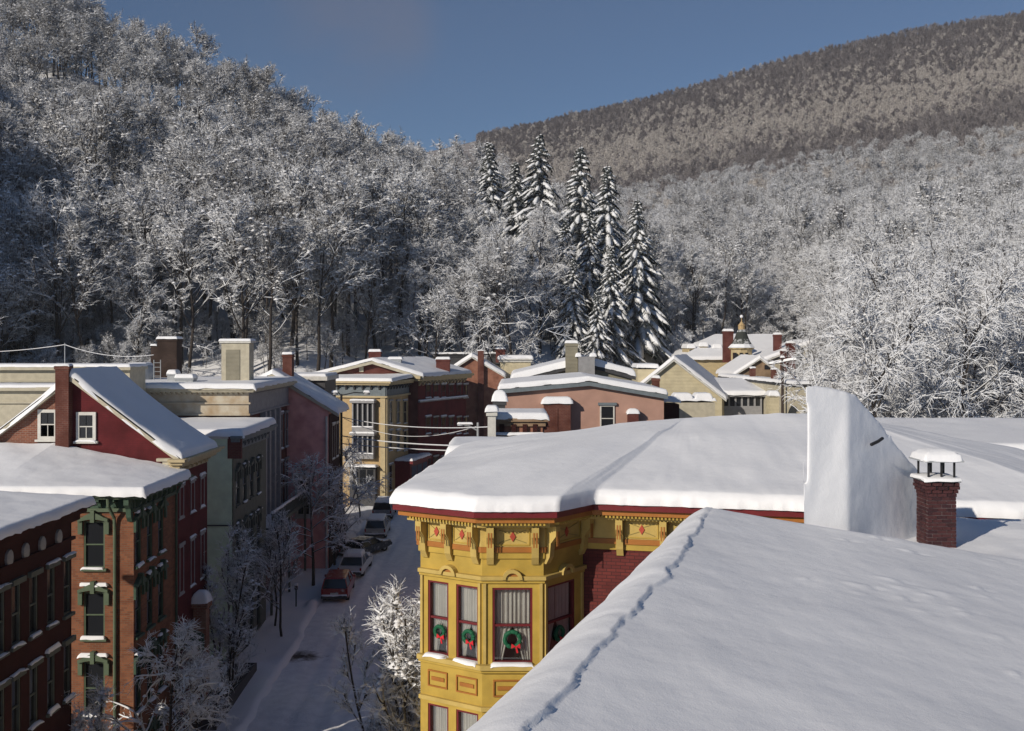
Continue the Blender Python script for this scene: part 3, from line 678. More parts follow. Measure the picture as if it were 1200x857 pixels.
# --- tan Victorian house
cx, cy = X(452, 98), 98.0; g0 = gz(97) - .6; zt = Z(448, 98)
B = thing('tan_house', 'tan Victorian house with blue-grey frieze at the bend of the street', 'building', (cx-4, cy+4, g0))
lx, ly = X(374, 99.5), 99.5; rx, ry = X(484, 106), 106.0
MB().prism([(lx, ly), (cx, cy), (rx, ry), (rx-7, ry+2)], g0, zt-.05).build('wall', 'tan', B)
ff = Fr(lx, ly, cx, cy); fs = Fr(cx, cy, rx, ry)
for f_, m1 in ((ff, 'bluegrey'), (fs, 'bluegrey')):
    MB().fbox(f_, 0, f_.L, zt-1.35, zt-.1, .0, .1).build('frieze', m1, B)
    MB().fbox(f_, -.2, f_.L+.2, zt-1.5, zt-1.33, .0, .25).build('moulding', 'tan2', B)
    cornice(B, f_, 0, f_.L, zt+.1, [(.2, .75), (.18, .55)], mat='tan2')
    brackets(B, f_, np.arange(.3, f_.L, .85), zt-.28, .5, .5, .18, 'darkgrey')
    MB().fbox(f_, f_.L-.5 if f_ is ff else 0, f_.L if f_ is ff else .5, g0, zt-1.5, .0, .14).build('pilaster', 'tan2', B)
for ya, yb in ((472, 500), (510, 531)):
    u0, u1 = ff.U(415), ff.U(440); a_, b_ = ff.pix(428, yb)[1], ff.pix(428, ya)[1]
    by = MB().fbox(ff, u0, u1, a_-.5, a_, .0, .6).fbox(ff, u0-.15, u1+.15, b_, b_+.25, .0, .8)
    for k in range(5): uu = u0 + (u1-u0-.14)*k/4; by.fbox(ff, uu, uu+.14, a_, b_, .0, .6)
    W = by.build('bay_window', 'grey', B)
    for k in range(4): uu = u0 + (u1-u0-.14)*k/4; MB().fbox(ff, uu+.14, uu+(u1-u0-.14)/4, a_, b_, .3, .45).build('pane', 'glass', W)
    fsnow(W, ff, u0-.15, u1+.15, b_+.252, .0, .8, .12); fsnow(W, ff, u0, u1, a_+.0, .46, .66, .08)
wz = ff.pix(428, 546)[1]
MB().fbox(ff, ff.U(412), ff.U(442), g0, wz, .0, .5).build('shop_front', 'darkgrey', B)
for k in range(3): uu = ff.U(414) + (ff.U(440)-ff.U(414))*k/3; MB().fbox(ff, uu+.1, uu + (ff.U(440)-ff.U(414))/3 - .05, wz-2.3, wz-.3, .5, .53).build('shop_pane', 'glass', B)
fsnow(B, ff, ff.U(410), ff.U(444), wz, .0, .9, .2)
for p in (457, 466, 474, 481):
    u = fs.U(p)
    for ya, yb in ((470, 496), (505, 528), (545, 575)):
        window(B, fs, u-.45, u+.45, fs.pix(p, yb)[1], fs.pix(p, ya)[1], 'tan2', recess=False, sill='tan2', hood='grey', sp=.15, snowth=.06)
pb = MB().fbox(fs, fs.U(463), fs.L, g0, fs.pix(470, 541)[1], .0, 1.6); z_ = fs.pix(470, 541)[1]
pb.fbox(fs, fs.U(463)-.2, fs.L+.2, z_, z_+.3, .0, 1.9).build('entrance_porch', 'maroon', B)
for k in range(3): uu = fs.U(463) + .3 + k*(fs.L - fs.U(463) - .3)/3; MB().fbox(fs, uu, uu + (fs.L - fs.U(463))/3 - .35, z_-2.6, z_-.3, 1.6, 1.63).build('porch_pane', 'glass', B)
fsnow(B, fs, fs.U(463)-.2, fs.L+.2, z_+.302, .0, 1.9, .25)
snow_quad('snow_roof', B, (lx, ly-.7, zt+.11), (cx+.7, cy-.7, zt+.11), (rx+.6, ry, zt+.4), (rx-7, ry+2, zt+.4), .3, step=.5)
# --- red brick house behind with broad pediment
Y0 = 104.5; g0 = gz(104) - .6
dv = Vector((.39, .92, 0))
B, fr = gable_house('pediment_house', 'dark red brick house with broad cream-edged pediment behind the tan house', Y0, (368, 440), (437, 423), (489, 439), 11.5, 'brick_red', g0, 'cream', d=(.39, .92), th=.3, over=.6, eover=.7, rake=.35)
fs = Fr(X(489, Y0), Y0, X(489, Y0) + .39*11.5, Y0 + .92*11.5)
MB().fbox(fs, .1, fs.L-.1, g0, Z(446, Y0), .0, .05).build('street_wall', 'brick_maroon', B)
for p in (501, 510, 519, 528, 537, 545):
    u = fs.U(p)
    for ya, yb in ((451, 466), (489, 508), (535, 553)):
        window(B, fs, u-.5, u+.5, fs.pix(p, yb)[1], fs.pix(p, ya)[1], 'darkgrey', recess=False, sill='grey', hood='grey', sp=.16, snowth=.1)
cornice(B, fs, 0, fs.L, Z(441, Y0), [(.25, .7), (.25, .5)], mat='tan2'); brackets(B, fs, np.arange(.3, fs.L, .8), Z(441, Y0)-.5, .5, .5, .2, 'tan2')
wq = fs.pix(510, 468)[1]; MB().fbox(fs, .1, fs.L, wq-.15, wq, .05, .3).build('string_course', 'grey', B); fsnow(B, fs, .1, fs.L, wq+.001, .0, .32, .12)
MB().fbox(fr, fr.U(421), fr.U(426), Z(436, Y0), Z(430, Y0), .0, .08).build('gable_vent', 'cream', B)
chimney(B, 432, 446, 412, 107, Z(430, 107), .9, 'brick_red', th=.25); chimney(B, 511, 527, 421, 110, Z(440, 110), .9, 'brick_red', th=.25)
snow_cap(B, X(455, 106), X(471, 106), 106, 107, Z(421, 106), .25)
MB().box(X(456, 106), X(470, 106), 106, 107, Z(432, 106), Z(421, 106)+.01).build('roof_vent', 'metal', B)

# ------------------------------------------------------------------ houses in the middle distance
def flat_house(name, label, Y, px0, px1, ytop, dep, wall, corn=None, th=.25, cat='building', over=.3, zb=None):
    x0, x1, zt = X(px0, Y), X(px1, Y), Z(ytop, Y); zb = gz(Y) - .6 if zb is None else zb
    B = thing(name, label, cat, ((x0+x1)/2, Y+dep/2, zb))
    MB().box(x0, x1, Y, Y+dep, zb, zt).build('wall', wall, B)
    if corn: MB().box(x0-over, x1+over, Y-over, Y+dep+over, zt, zt+.18).box(x0-over*.5, x1+over*.5, Y-over*.5, Y+dep+over*.5, zt-.25, zt+.0).build('cornice', corn, B)
    e = over if corn else .05
    snow_quad('snow_roof', B, (x0-e, Y-e, zt+.185), (x1+e, Y-e, zt+.185), (x1+e, Y+dep+e, zt+.185), (x0-e, Y+dep+e, zt+.185), th, step=.35)
    return B, Fr(x0, Y, x1, Y)
# pink stucco building
Y0 = 62.0
B, fr = gable_house('stucco_building', 'pink stucco building with very low snowy gable behind the yellow house', Y0, (588, 456), (690, 447), (778, 462), 9, 'stucco', gz(Y0)-.6, 'bluegrey', th=.27, over=.35, eover=.2, rake=.3, cat='building')
window(B, fr, fr.U(703), fr.U(720), Z(506, Y0), Z(475, Y0), 'white', bars=0, recess=False, fw=.08, sill='white', hood='bluegrey', sp=.15, snowth=.03)
c = MB().fbox(fr, fr.U(637), fr.U(668), Z(530, Y0), Z(472, Y0), .0, .7).fbox(fr, fr.U(651), fr.U(653), Z(530, Y0), Z(478, Y0), .7, .74).build('chimney', 'brick_chim', B)
fsnow(c, fr, fr.U(634), fr.U(671), Z(472, Y0), -.1, .8, .4)
c = MB().fbox(fr, fr.U(735), fr.U(747), Z(530, Y0), Z(484, Y0), .0, .6).build('chimney', 'brick_red', B)
fsnow(c, fr, fr.U(733.5), fr.U(748.5), Z(484, Y0), -.05, .65, .3)
MB().tube([(X(589, Y0)-.1, Y0-.15, Z(458, Y0)), (X(583, Y0), Y0-.15, Z(510, Y0)), (X(583, Y0), Y0-.15, gz(Y0)-.3)], .09, 6).build('downpipe', 'bluegrey', B)
# corbelled parapet building
Y0 = 55.0
B, fr = flat_house('corbelled_building', 'brown brick building with corbelled parapet and thick snow in front of pink stucco wall', Y0, 581, 636, 494, 3.5, 'brick_salmon', 'brick_tan', .3)
for p in (588, 602, 615, 627): MB().fbox(fr, fr.U(p)-.12, fr.U(p)+.12, Z(507, Y0), Z(497, Y0), .0, .2).build('corbel', 'brick_dark', B)
MB().fbox(fr, -.1, fr.L+.1, Z(512, Y0), Z(509, Y0), .0, .3).build('string_course', 'brick_tan', B); fsnow(B, fr, -.1, fr.L+.1, Z(509, Y0), 0, .32, .12)
for nm, lab, p0, p1, yt, Yc, th, m_ in (('chimney', 'dark square chimney under a thick snow cushion left of the pink stucco wall', 579, 592, 470, 58.8, .62, 'darkgrey'), ('chimney', 'slim snow-plastered chimney post left of the corbelled parapet', 571.5, 581, 482, 54, .3, 'white')):
    T = thing(nm, lab, 'chimney', (X((p0+p1)/2, Yc), Yc+.3, gz(Yc)-.3)); MB().box(X(p0, Yc), X(p1, Yc), Yc, Yc+.6, gz(Yc)-.3, Z(yt, Yc)).box(X(p0, Yc)-.08, X(p1, Yc)+.08, Yc-.08, Yc+.68, Z(yt, Yc)-.25, Z(yt, Yc)).build('shaft', m_, T); snow_cap(T, X(p0, Yc)-.1, X(p1, Yc)+.1, Yc-.1, Yc+.7, Z(yt, Yc), th)
# olive building behind
Y0 = 76.0
B, fr = gable_house('olive_building', 'olive grey clapboard building with tall buff chimney behind the pink stucco roof', Y0, (603, 445), (684, 425), (740, 440), 9, 'clap_olive', gz(Y0)-.6, 'darkgrey', th=.45, over=.3, rake=.3, cat='building')
chimney(B, 663, 677, 402, 75.2, gz(75), .75, 'clap_olive', th=.2); 
c = MB().box(X(678, 74.8), X(697, 74.8), 74.8, 75.9, gz(75), Z(418, 74.8)).build('flue_block', 'grey', B)
for a_, b_ in ((675, 681), (692, 699)): snow_cap(c, X(a_, 74.8), X(b_, 74.8), 74.9, 75.8, Z(418, 74.8), .28)
# salmon gable and roofs beyond
Y0 = 120.
B, fr = gable_house('salmon_house', 'small salmon brick gable house beyond the red brick house', Y0, (533, 431), (553, 418), (590, 440), 8, 'brick_salmon', gz(Y0)-.6, 'white', th=.4, over=.4)
c = MB().fbox(fr, fr.U(560), fr.U(567), gz(Y0), Z(411, Y0), .0, .5).build('chimney', 'brick_chim', B); fsnow(c, fr, fr.U(559.5), fr.U(567.5), Z(411, Y0), 0, .5, .1)
B, fr = flat_house('dark_roof_house', 'low dark house with thin snow between pediment house and salmon gable, against the wood', 131, 508, 585, 416, 6, 'darkgrey', 'roofdark', .15)
B, fr = flat_house('cream_house', 'small cream house with red chimney beyond the salmon gable', 126, 586, 622, 422, 7, 'clap_cream', 'white', .4)
chimney(B, 581, 592, 409, 128, Z(425, 128), .9, 'brick_red', th=.25)
# cream gable house on the right
Y0 = 88.0
B, fr = gable_house('cream_gable_house', 'cream clapboard house with wide plain gable right of the pink stucco building', Y0, (746, 455), (789, 421), (846, 465), 9.5, 'clap_cream', gz(Y0)-.6, 'white', d=(.3, 1), th=.3, over=.35, eover=.4, rake=.22)
x0, x1 = X(846, 90), X(893, 90)
Pq = MB().box(x0, x1, 90, 96, gz(90)-.6, Z(476, 90))
for t in np.linspace(0, 1, 7): Pq.box(x0 + (x1-x0-.15)*t, x0 + (x1-x0-.15)*t + .15, 90, 90.15, Z(476, 90), Z(465, 90))
q = Pq.box(x0-.1, x1+.3, 89.7, 96, Z(465, 90), Z(462, 90)).build('sun_porch', 'grey', B); MB().box(x0+.1, x1-.1, 90.1, 90.14, Z(476, 90), Z(465, 90)).build('pane', 'glass', q)
snow_quad('snow_cap', q, (x0, 89.6, Z(462, 90)), (x1+.4, 89.6, Z(462, 90)), (x1+.2, 96, Z(450, 90)), (x0, 96, Z(448, 90)), .3)
flat_house('lean_to', 'little cream lean-to with snow left of the wide cream gable', 90, 747, 772, 433, 4, 'clap_cream', None, .3, 'shed', zb=gz(90)-.6)
flat_house('brick_parapet', 'dark brown brick parapet with snow at the right end of the stucco building', 63.5, 776, 796, 474, 2, 'brick_dark', None, .25, 'wall')
B, fr = flat_house('dormer_roof', 'pale low roof with two snow cushions in front of the wide cream gable', 74, 788, 838, 472, 3, 'cream', None, .15, 'building')
for a_, b_ in ((790, 812), (815, 835)): snow_cap(B, X(a_, 74), X(b_, 74), 74, 75.6, Z(472, 74)+.2, .5)
T = thing('chimney', 'small red chimney with snow in front of the cream gable wall', 'chimney', (X(769, 80), 80.3, gz(80)-.3)); MB().box(X(765, 80), X(773, 80), 80, 80.6, gz(80)-.3, Z(443, 80)).box(X(764.4, 80), X(773.6, 80), 79.95, 80.65, Z(444, 80)-.2, Z(443, 80)).build('shaft', 'brick_chim', T); snow_cap(T, X(765, 80), X(773, 80), 80, 80.6, Z(443, 80), .2)
# long low roof with two stub chimneys
ra, rb = (X(843, 104), 104.), (X(934, 82), 82.); fr = Fr(ra[0], ra[1], rb[0], rb[1]); zt = 17.2
B = thing('terrace_row', 'long low terrace with dark parapet line and two stub chimneys below the brick gable', 'building', (X(890, 93), 93, gz(90)-.6))
MB().fbox(fr, 0, fr.L, gz(90)-.6, zt, -1.4, 0).build('wall', 'cream', B); MB().fbox(fr, -.1, fr.L+.1, zt, zt+.2, -1.4, .15).build('parapet', 'roofdark', B)
fsnow(B, fr, -.1, fr.L+.1, zt+.202, -1.35, .15, .25, 'snow_roof')
flat_house('low_terrace', 'low cream terrace with flat snow before the stub chimneys', 96.5, 866, 926, 454, 2.2, 'cream', 'white', .3)
flat_house('garden_shed', 'tiny cream shed under a snow cushion at the foot of the utility pole', 80, 902, 913, 466, 1.2, 'clap_cream', None, .35, 'shed')
for p in (878.5, 903.5): u = fr.U(p); c = MB().fbox(fr, u-.22, u+.22, zt, zt+1.25, -.5, -.05).build('chimney', 'brick_chim', B); fsnow(c, fr, u-.24, u+.24, zt+1.25, -.52, -.03, .12)
Y0 = 114.
B, fr = gable_house('brick_gable_house', 'tan brick house with steep snowy gable below the round turret', Y0, (862, 438), (890, 420), (931, 451), 9, 'brick_tan', gz(Y0)-.6, 'white', th=.3, over=.4, eover=.4)
for p in (880, 899): MB().fbox(fr, fr.U(p)-.3, fr.U(p)+.3, Z(433, Y0), Z(428, Y0), .0, .06).build('attic_window', 'glass', B)
# mansion with turret
Y0 = 134.; zb = gz(130) - .6
B = thing('mansion', 'yellow mansion with big hipped snow roof, round turret and finial', 'house', (X(872, Y0), Y0+6, zb))
x0, x1 = X(800, Y0), X(920, Y0); ze, zr = Z(421, Y0), Z(394, Y0+8)
MB().box(x0+.6, x1-.6, Y0, Y0+15, zb, ze).build('wall', 'tan2', B)
xa, xb = X(838, Y0+8), X(905, Y0+8); e1, e2, e3, e4 = (x0, Y0-.6, ze), (x1, Y0-.6, ze), (x1, Y0+16, ze), (x0, Y0+16, ze); r1, r2 = (xa, Y0+7.5, zr), (xb, Y0+7.5, zr)
for q in ((e1, e2, r2, r1), (e2, e3, r2, r2), (e4, e1, r1, r1), (e3, e4, r1, r2)): snow_quad('snow_roof', B, *q, .3, (1, 0, 0, 0), .6)
chimney(B, 848.5, 859.5, 388, 131, Z(425, 131), 1.0, 'brick_red', th=.3)
tc_ = P(869, 430, 130); tz = Z(410, 130)
MB().lathe((tc_.x, 130, zb), [(1.35, 0), (1.35, tz - zb), (1.6, tz - zb + .1), (1.6, tz-zb+.25)], 10).build('turret_wall', 'tan2', B)
TR_ = MB().lathe((tc_.x, 130, tz+.26), [(1.75, 0), (1.3, .45), (.95, 1.1), (.6, 2.0), (.42, 2.3)], 12).build('turret_roof', M['turret'], B, False)
MB().lathe((tc_.x, 130, tz+2.5), [(.42, 0), (.42, .5), (.5, .55), (.25, .85), (.06, 1.1), (.05, 1.5)], 10).build('finial', 'tan', B); MB().lathe((tc_.x, 130, tz+4.0), [(.05, 0), (.2, .1), (.22, .25), (.1, .42)], 8).build('finial_ball', 'snow', B, True)
for p in (861.5, 868.5, 875): MB().box(X(p-1.6, 128.6), X(p+1.6, 128.6), 128.5, 129.2, Z(424, 128.6), Z(413.5, 128.6)).build('turret_window', 'glass', B)
for a_, b_, yt, yb in ((836, 845, 408, 419), (806, 814, 408, 417), (820, 829, 406, 416)):
    D_ = MB().box(X(a_, 136.5), X(b_, 136.5), 136.5, 141, Z(yb+4, 136.5), Z(yt, 136.5)).build('dormer', 'tan2', B); MB().box(X(a_+2, 136.5), X(b_-2, 136.5), 136.4, 136.49, Z(yb, 136.5), Z(yt+2, 136.5)).build('pane', 'glass', D_)
    snow_cap(D_, X(a_, 136.5)-.1, X(b_, 136.5)+.1, 136.3, 141, Z(yt, 136.5), .6)
Y0 = 124.
B, fr = gable_house('hillside_house', 'cream house with red chimneys half hidden by snowy trees at right of the turret', Y0, (897, 422), (950, 402), (975, 420), 8, 'cream', gz(Y0)-.6, 'white', th=.4, over=.4)
chimney(B, 908, 916, 392, 126, Z(425, 126), .9, 'brick_red', th=.25); chimney(B, 923, 932, 402, 122.6, gz(122), .9, 'brick_red', th=.25); chimney(B, 916, 922, 411, 122.4, gz(122), .7, 'brick_red', th=.2)

# ------------------------------------------------------------------ yellow corner house with the bay
A2, A1, B1, C1, D1, E1 = (-1.3, 36.0), (-2.26, 25.3), (-.71, 24.35), (.75, 24.35), (1.77, 25.6), (13.0, 23.0)
G1, H1 = (16.4, 33.0), (15.5, 37.0)
LINE = [A2, A1, B1, C1, D1, E1]
def offset(line, d, closed=False):
    out = []; n = len(line)
    for i in range(n):
        ps = []
        if i > 0 or closed: ps.append((line[i-1], line[i]))
        if i < n-1 or closed: ps.append((line[i], line[(i+1) % n]))
        ns = []
        for p, q in ps: L = math.hypot(q[0]-p[0], q[1]-p[1]); ns.append(((q[1]-p[1])/L, -(q[0]-p[0])/L))
        if len(ns) == 1: m_ = ns[0]; k = 1
        else:
            m_ = (ns[0][0]+ns[1][0], ns[0][1]+ns[1][1]); k = 2 / max(.3, (m_[0]**2+m_[1]**2))
            m_ = (m_[0], m_[1])
        out.append((line[i][0] + m_[0]*k*d, line[i][1] + m_[1]*k*d))
    return out
def band(line, d0, d1, z0, z1):
    a, b = offset(line, d0), offset(line, d1); mb = MB()
    for i in range(len(line)-1):
        mb.hexa([(*b[i], z0), (*b[i+1], z0), (*a[i+1], z0), (*a[i], z0)], [(*b[i], z1), (*b[i+1], z1), (*a[i+1], z1), (*a[i], z1)])
    return mb
g0 = gz(24) - .6
YB = thing('yellow_house', 'yellow Victorian corner house with bay windows, maroon gutter and broad snowy roof', 'house', (5, 30, g0))
zy = lambda y: Z(y, 24.35)
wtop, wbot, wt2 = zy(689), zy(778), zy(838)
FA, FB, FC, FD, FW = Fr(*A1, *B1), Fr(*B1, *C1), Fr(*C1, *D1), Fr(*D1, *E1), Fr(*A2, *A1)
wl1 = [(FA.U(501.5), FA.U(525.5)), (FA.U(534.5), FA.U(560.5))]; wb1 = [(FB.U(577), FB.U(624))]; wd1 = [(.16, 1.28)]
zl0, zl1 = wt2 - 1.85, wt2
for f_, ws in ((FA, wl1), (FB, wb1), (FC, wd1)):
    hs = [(a, b, wbot, wtop) for a, b in ws] + [(a, b, zl0, zl1) for a, b in ws]
    holes_wall(f_, 0, f_.L, g0, 16.5, hs, .14).build('bay_wall', 'yellow', YB)
MB().fbox(FD, 0, FD.L, g0, 16.4, -.3, 0).build('brick_wall', 'brick_wall', YB)
MB().fbox(FW, 0, FW.L, g0, 16.4, -.3, 0).build('street_wall', 'yellow', YB)
core = offset([A2, A1, B1, C1, D1, E1, G1, H1], -.42, True)
MB().prism(core, g0, 16.3).build('core', 'dark_in', YB)
MB().fbox(Fr(*E1, *G1), 0, 10, g0, 16.4, -.3, 0).build('brick_wall', 'brick_wall', YB)
# cornice
band(LINE, .0, .62, 16.5, 16.66).build('gutter', 'maroon', YB)
band(LINE, .0, .5, 16.36, 16.497).build('gutter_bed', 'orange', YB)
band(LINE, .0, .30, 16.22, 16.357).build('bed_moulding', 'yellow2', YB)
band(LINE, .0, .07, 15.72, 16.217).build('frieze', 'yellow2', YB)
band(LINE, .0, .09, 15.59, 15.717).build('frieze_strip', 'orange', YB)
band(LINE, .0, .05, 15.44, 15.587).build('frieze_base', 'yellow', YB)
mb = MB()
for f_ in (FA, FB, FC, FD):
    for u in np.arange(.0, f_.L, .09): mb.fbox(f_, u, u+.045, 16.29, 16.354, .29, .46)
mb.build('dentil_row', 'yellow', YB)['kind'] = 'stuff'
band(LINE[1:5], .0, .12, wtop+.20, wtop+.29).build('head_moulding', 'yellow2', YB); band(LINE[1:5], .0, .06, wtop+.12, wtop+.197).build('head_fillet', 'yellow', YB)
for f_, ps in ((FA, (499.5, 528.5, 559)), (FB, (574.5, 627)), (FC, ()), (FD, (727, 778, 830, 880))):
    us_ = [f_.U(p) for p in ps] if ps else [.12, f_.L-.1]
    for u in us_:
        bk = brackets(YB, f_, [u], 16.22, .92, .34, .17, 'yellow2')[0]
        MB().fbox(f_, u-.05, u-.015, 15.75, 16.1, .335, .352).fbox(f_, u+.015, u+.05, 15.75, 16.1, .335, .352).build('stripe', 'orange', bk)
    for a, b in zip(us_[:-1], us_[1:]):
        a, b = a+.13, b-.13; zc_ = 15.97; m_ = (a+b)/2; hw = (b-a)/2; hh = .19
        mb = MB().fbox(f_, a, b, zc_+hh, zc_+hh+.025, .06, .095).fbox(f_, a, b, zc_-hh-.025, zc_-hh, .06, .095).fbox(f_, a, a+.02, zc_-hh, zc_+hh, .06, .095).fbox(f_, b-.02, b, zc_-hh, zc_+hh, .06, .095)
        pn = mb.build('frieze_panel', 'yellow', YB)
        MB().fpoly(f_, [(m_-.07, zc_), (m_, zc_-.12), (m_+.07, zc_), (m_, zc_+.12)], .06, .1).build('diamond', 'redorn', pn)
        mb = MB()
        for s in (-1, 1):
            for s2 in (-1, 1): mb.fpoly(f_, [(m_+s*.06, zc_+s2*.06-.008), (m_+s*hw*.8, zc_+s2*hh*.8-.008), (m_+s*hw*.8, zc_+s2*hh*.8+.008), (m_+s*.06, zc_+s2*.06+.008)], .068, .082)
        mb.build('rays', 'olive', pn)
# arched window heads
for f_, u in ((FA, FA.U(528)), (FB, sum(wb1[0])/2), (FC, FC.L/2)):
    hz_ = wtop + .22; n = 10
    out = [(u + .24*math.cos(t), hz_ + .24*math.sin(t)) for t in np.linspace(0, math.pi, n)]; inn = [(u + .16*math.cos(t), hz_ + .16*math.sin(t)) for t in np.linspace(0, math.pi, n)]
    for i in range(n-1):
        pass
    mb = MB()
    for i in range(n-1): mb.fpoly(f_, [out[i], out[i+1], inn[i+1], inn[i]], .0, .17)
    ah = mb.build('arched_head', 'yellow2', YB); MB().fpoly(f_, inn, .0, .10).build('tympanum', 'orange', ah)
# windows, curtains
def curtain(W, f_, a, b, w0, w1, gap, seed):
    rnd = random.Random(seed)
    for s in (-1, 1):
        rows = []
        for t in np.linspace(0, 1, 26):
            row = []; m_ = (a+b)/2; edge = a if s < 0 else b
            g = max(0, (t - .52) / .48)**.8 * gap
            inner = m_ + s * g * (b-a) * .5 - s*.012
            for k in np.linspace(0, 1, 30):
                u = edge + (inner-edge)*k
                row.append(f_.pt(u, -.20 + .028*math.sin(k*26 + seed + s) + .012*math.sin(k*61 + 2*seed), w1 + (w0-w1)*t))
            rows.append(row)
        MB().grid(rows).build('curtain', 'curtain', W, True)
wi = 0
for f_, ws in ((FA, wl1), (FB, wb1), (FC, wd1)):
    for (a, b) in ws:
        for (q0, q1) in ((wbot, wtop), (zl0, zl1)):
            W = window(YB, f_, a, b, q0, q1, 'maroon', fw=.05, pane='pane', sill=None)
            curtain(W, f_, a+.03, b-.03, q0+.04, q1-.04, .55, wi); wi += 1
        fsnow(YB, f_, a-.02, b+.02, wbot-.003, -.02, .17, .05, 'sill_snow')
band(LINE[1:5], .0, .16, wbot-.12, wbot-.005).build('sill_course', 'yellow2', YB)
band(LINE[1:5], .0, .09, wbot-.2, wbot-.122).build('sill_fillet', 'yellow', YB)
band(LINE[1:5], .0, .08, wt2+.10, wt2+.2).build('lower_head_moulding', 'yellow2', YB)
for f_, ws in ((FA, wl1), (FB, wb1), (FC, wd1)):
    for a, b in ws:
        p0, p1 = wbot-.78, wbot-.38
        mb = MB().fbox(f_, a+.02, b-.02, p1-.03, p1, .0, .04).fbox(f_, a+.02, b-.02, p0, p0+.03, .0, .04).fbox(f_, a+.02, a+.05, p0+.03, p1-.03, .0, .04).fbox(f_, b-.05, b-.02, p0+.03, p1-.03, .0, .04)
        pn = mb.build('spandrel_panel', 'orange', YB)
        MB().fbox(f_, a+.12, b-.12, (p0+p1)/2-.045, (p0+p1)/2+.045, .0, .03).build('spandrel_bar', 'orange', pn)
for f_, ue in ((FA, (.06, FA.L-.06)), (FB, (.06, FB.L-.06)), (FC, (.06, FC.L-.06))):
    for u in ue: MB().fbox(f_, u-.035, u+.035, wbot, wtop+.11, .0, .05).build('pilaster', 'yellow2', YB)
# wreaths
for k, (f_, (a, b), rad, lab) in enumerate(((FA, wl1[0], .13, 'green wreath in the leftmost bay window, its ribbon tails in shade'), (FA, wl1[1], .14, 'green wreath with red bow in the narrow second bay window'), (FB, wb1[0], .18, 'largest green wreath with red bow in the wide front bay window'), (FC, wd1[0], .15, 'green wreath in the shaded right-hand bay window cut by the near roof'))):
    m_ = (a+b)/2; cz = wbot + .56; T = thing('wreath', lab, 'wreath', f_.pt(m_, -.05, cz-rad), None)
    rows = []
    for t in np.linspace(0, 2*math.pi, 33)[:-1]:
        rr = .05*(1 + .35*fbm(t*3, k)); rows.append([f_.pt(m_ + (rad + rr*math.cos(q))*math.cos(t), -.062 + rr*math.sin(q), cz + (rad + rr*math.cos(q))*math.sin(t)) for q in np.linspace(0, 2*math.pi, 9)[:-1]])
    rows.append(rows[0]); MB().grid(rows, True).build('ring', 'wreath', T)
    bx = m_ + rad*.45; bz = cz - rad*.85
    bm = MB()
    for s in (-1, 1): bm.fpoly(f_, [(bx, bz), (bx+s*.10, bz+.07), (bx+s*.11, bz-.05)], -.03, .0)
    bm.fpoly(f_, [(bx-.02, bz), (bx+.02, bz), (bx+.06, bz-.15), (bx+.02, bz-.16)], -.03, -.01).build('bow', 'bow' , T)
# snow roof
EAVE = offset([A2, A1, B1, C1, D1, E1, G1, H1], .66, True)
R1, R2 = Vector((5.6, 33.2, 18.25)), Vector((10.2, 33.0, 18.38))
pts = []
for i in range(len(EAVE)):
    p, q = Vector((*EAVE[i], 0)), Vector((*EAVE[(i+1) % len(EAVE)], 0)); n = max(2, int((q-p).length / .09))
    for k in range(n): pts.append(p.lerp(q, k/n))
def ridge_pt(p):
    d = R2 - R1; t = max(0, min(1, ((p.x-R1.x)*d.x + (p.y-R1.y)*d.y) / (d.x**2 + d.y**2))); return R1 + d*t
rows = []
for si, s in enumerate((0, .0, .004, .012, .025, .045, .08, .12, .17, .23, .3, .38, .46, .55, .64, .73, .82, .9, .96, 1.0)):
    row = []
    for p in pts:
        r = ridge_pt(p); dist = (Vector((r.x, r.y, 0)) - p).length; q = p.lerp(Vector((r.x, r.y, 0)), s); k = s * dist
        base = 16.67 + (r.z - .38 - 16.67) * (s**.92); th = .30
        rr = .16; h = th if k > rr else th * math.sqrt(max(0, 1 - (1-k/rr)**2))
        if si == 0: h = -.02
        if si == 1: h = .11 + .05*fbm(p.x*2, p.y*2, 2)
        elif si > 1: h = max(h, .17) + fbm(q.x*.35, q.y*.35, 8)*.10*min(1, k) + fbm(q.x*1.5, q.y*1.5, 4)*.025
        if si < 2:
            w = .05*fbm(p.x*1.3, p.y*1.3, 6) + .05*fbm(p.x*6, p.y*6, 1); d_ = (p - Vector((r.x, r.y, 0))).normalized(); q = q + d_*(w + .02)
        row.append((q.x, q.y, base + h))
    rows.append(row)
mb = MB(); mb.grid(rows, True); MBo = mb.build('snow_roof', 'snow', YB, True)
MB().prism(offset([A2, A1, B1, C1, D1, E1, G1, H1], .6, True), 16.6, 16.66).build('roof_deck', 'roofdark', YB)
# neighbour behind with white cornice end
g0 = gz(37) - .6
B = thing('white_cornice_house', 'house just behind the yellow roof, only its snowy white cornice end showing', 'building', (2, 39, g0))
MB().box(-1.7, 5.0, 37.2, 40.2, g0, 16.3).build('wall', 'brick_salmon', B)
MB().extr([(-1.7, 37.1, 15.85), (-2.0, 37.1, 16.15), (-2.35, 37.1, 16.3), (-2.35, 37.1, 16.55), (-1.7, 37.1, 16.55)], (0, 3.3, 0)).build('cornice', 'white', B)
MB().box(-1.7, -.2, 37.05, 37.2, 15.9, 16.5).build('cornice_return', 'white', B)
snow_quad('snow_roof', B, (-2.4, 37.0, 16.56), (5.1, 37.0, 16.56), (5.1, 40.4, 16.6), (-2.4, 40.4, 16.6), .32)
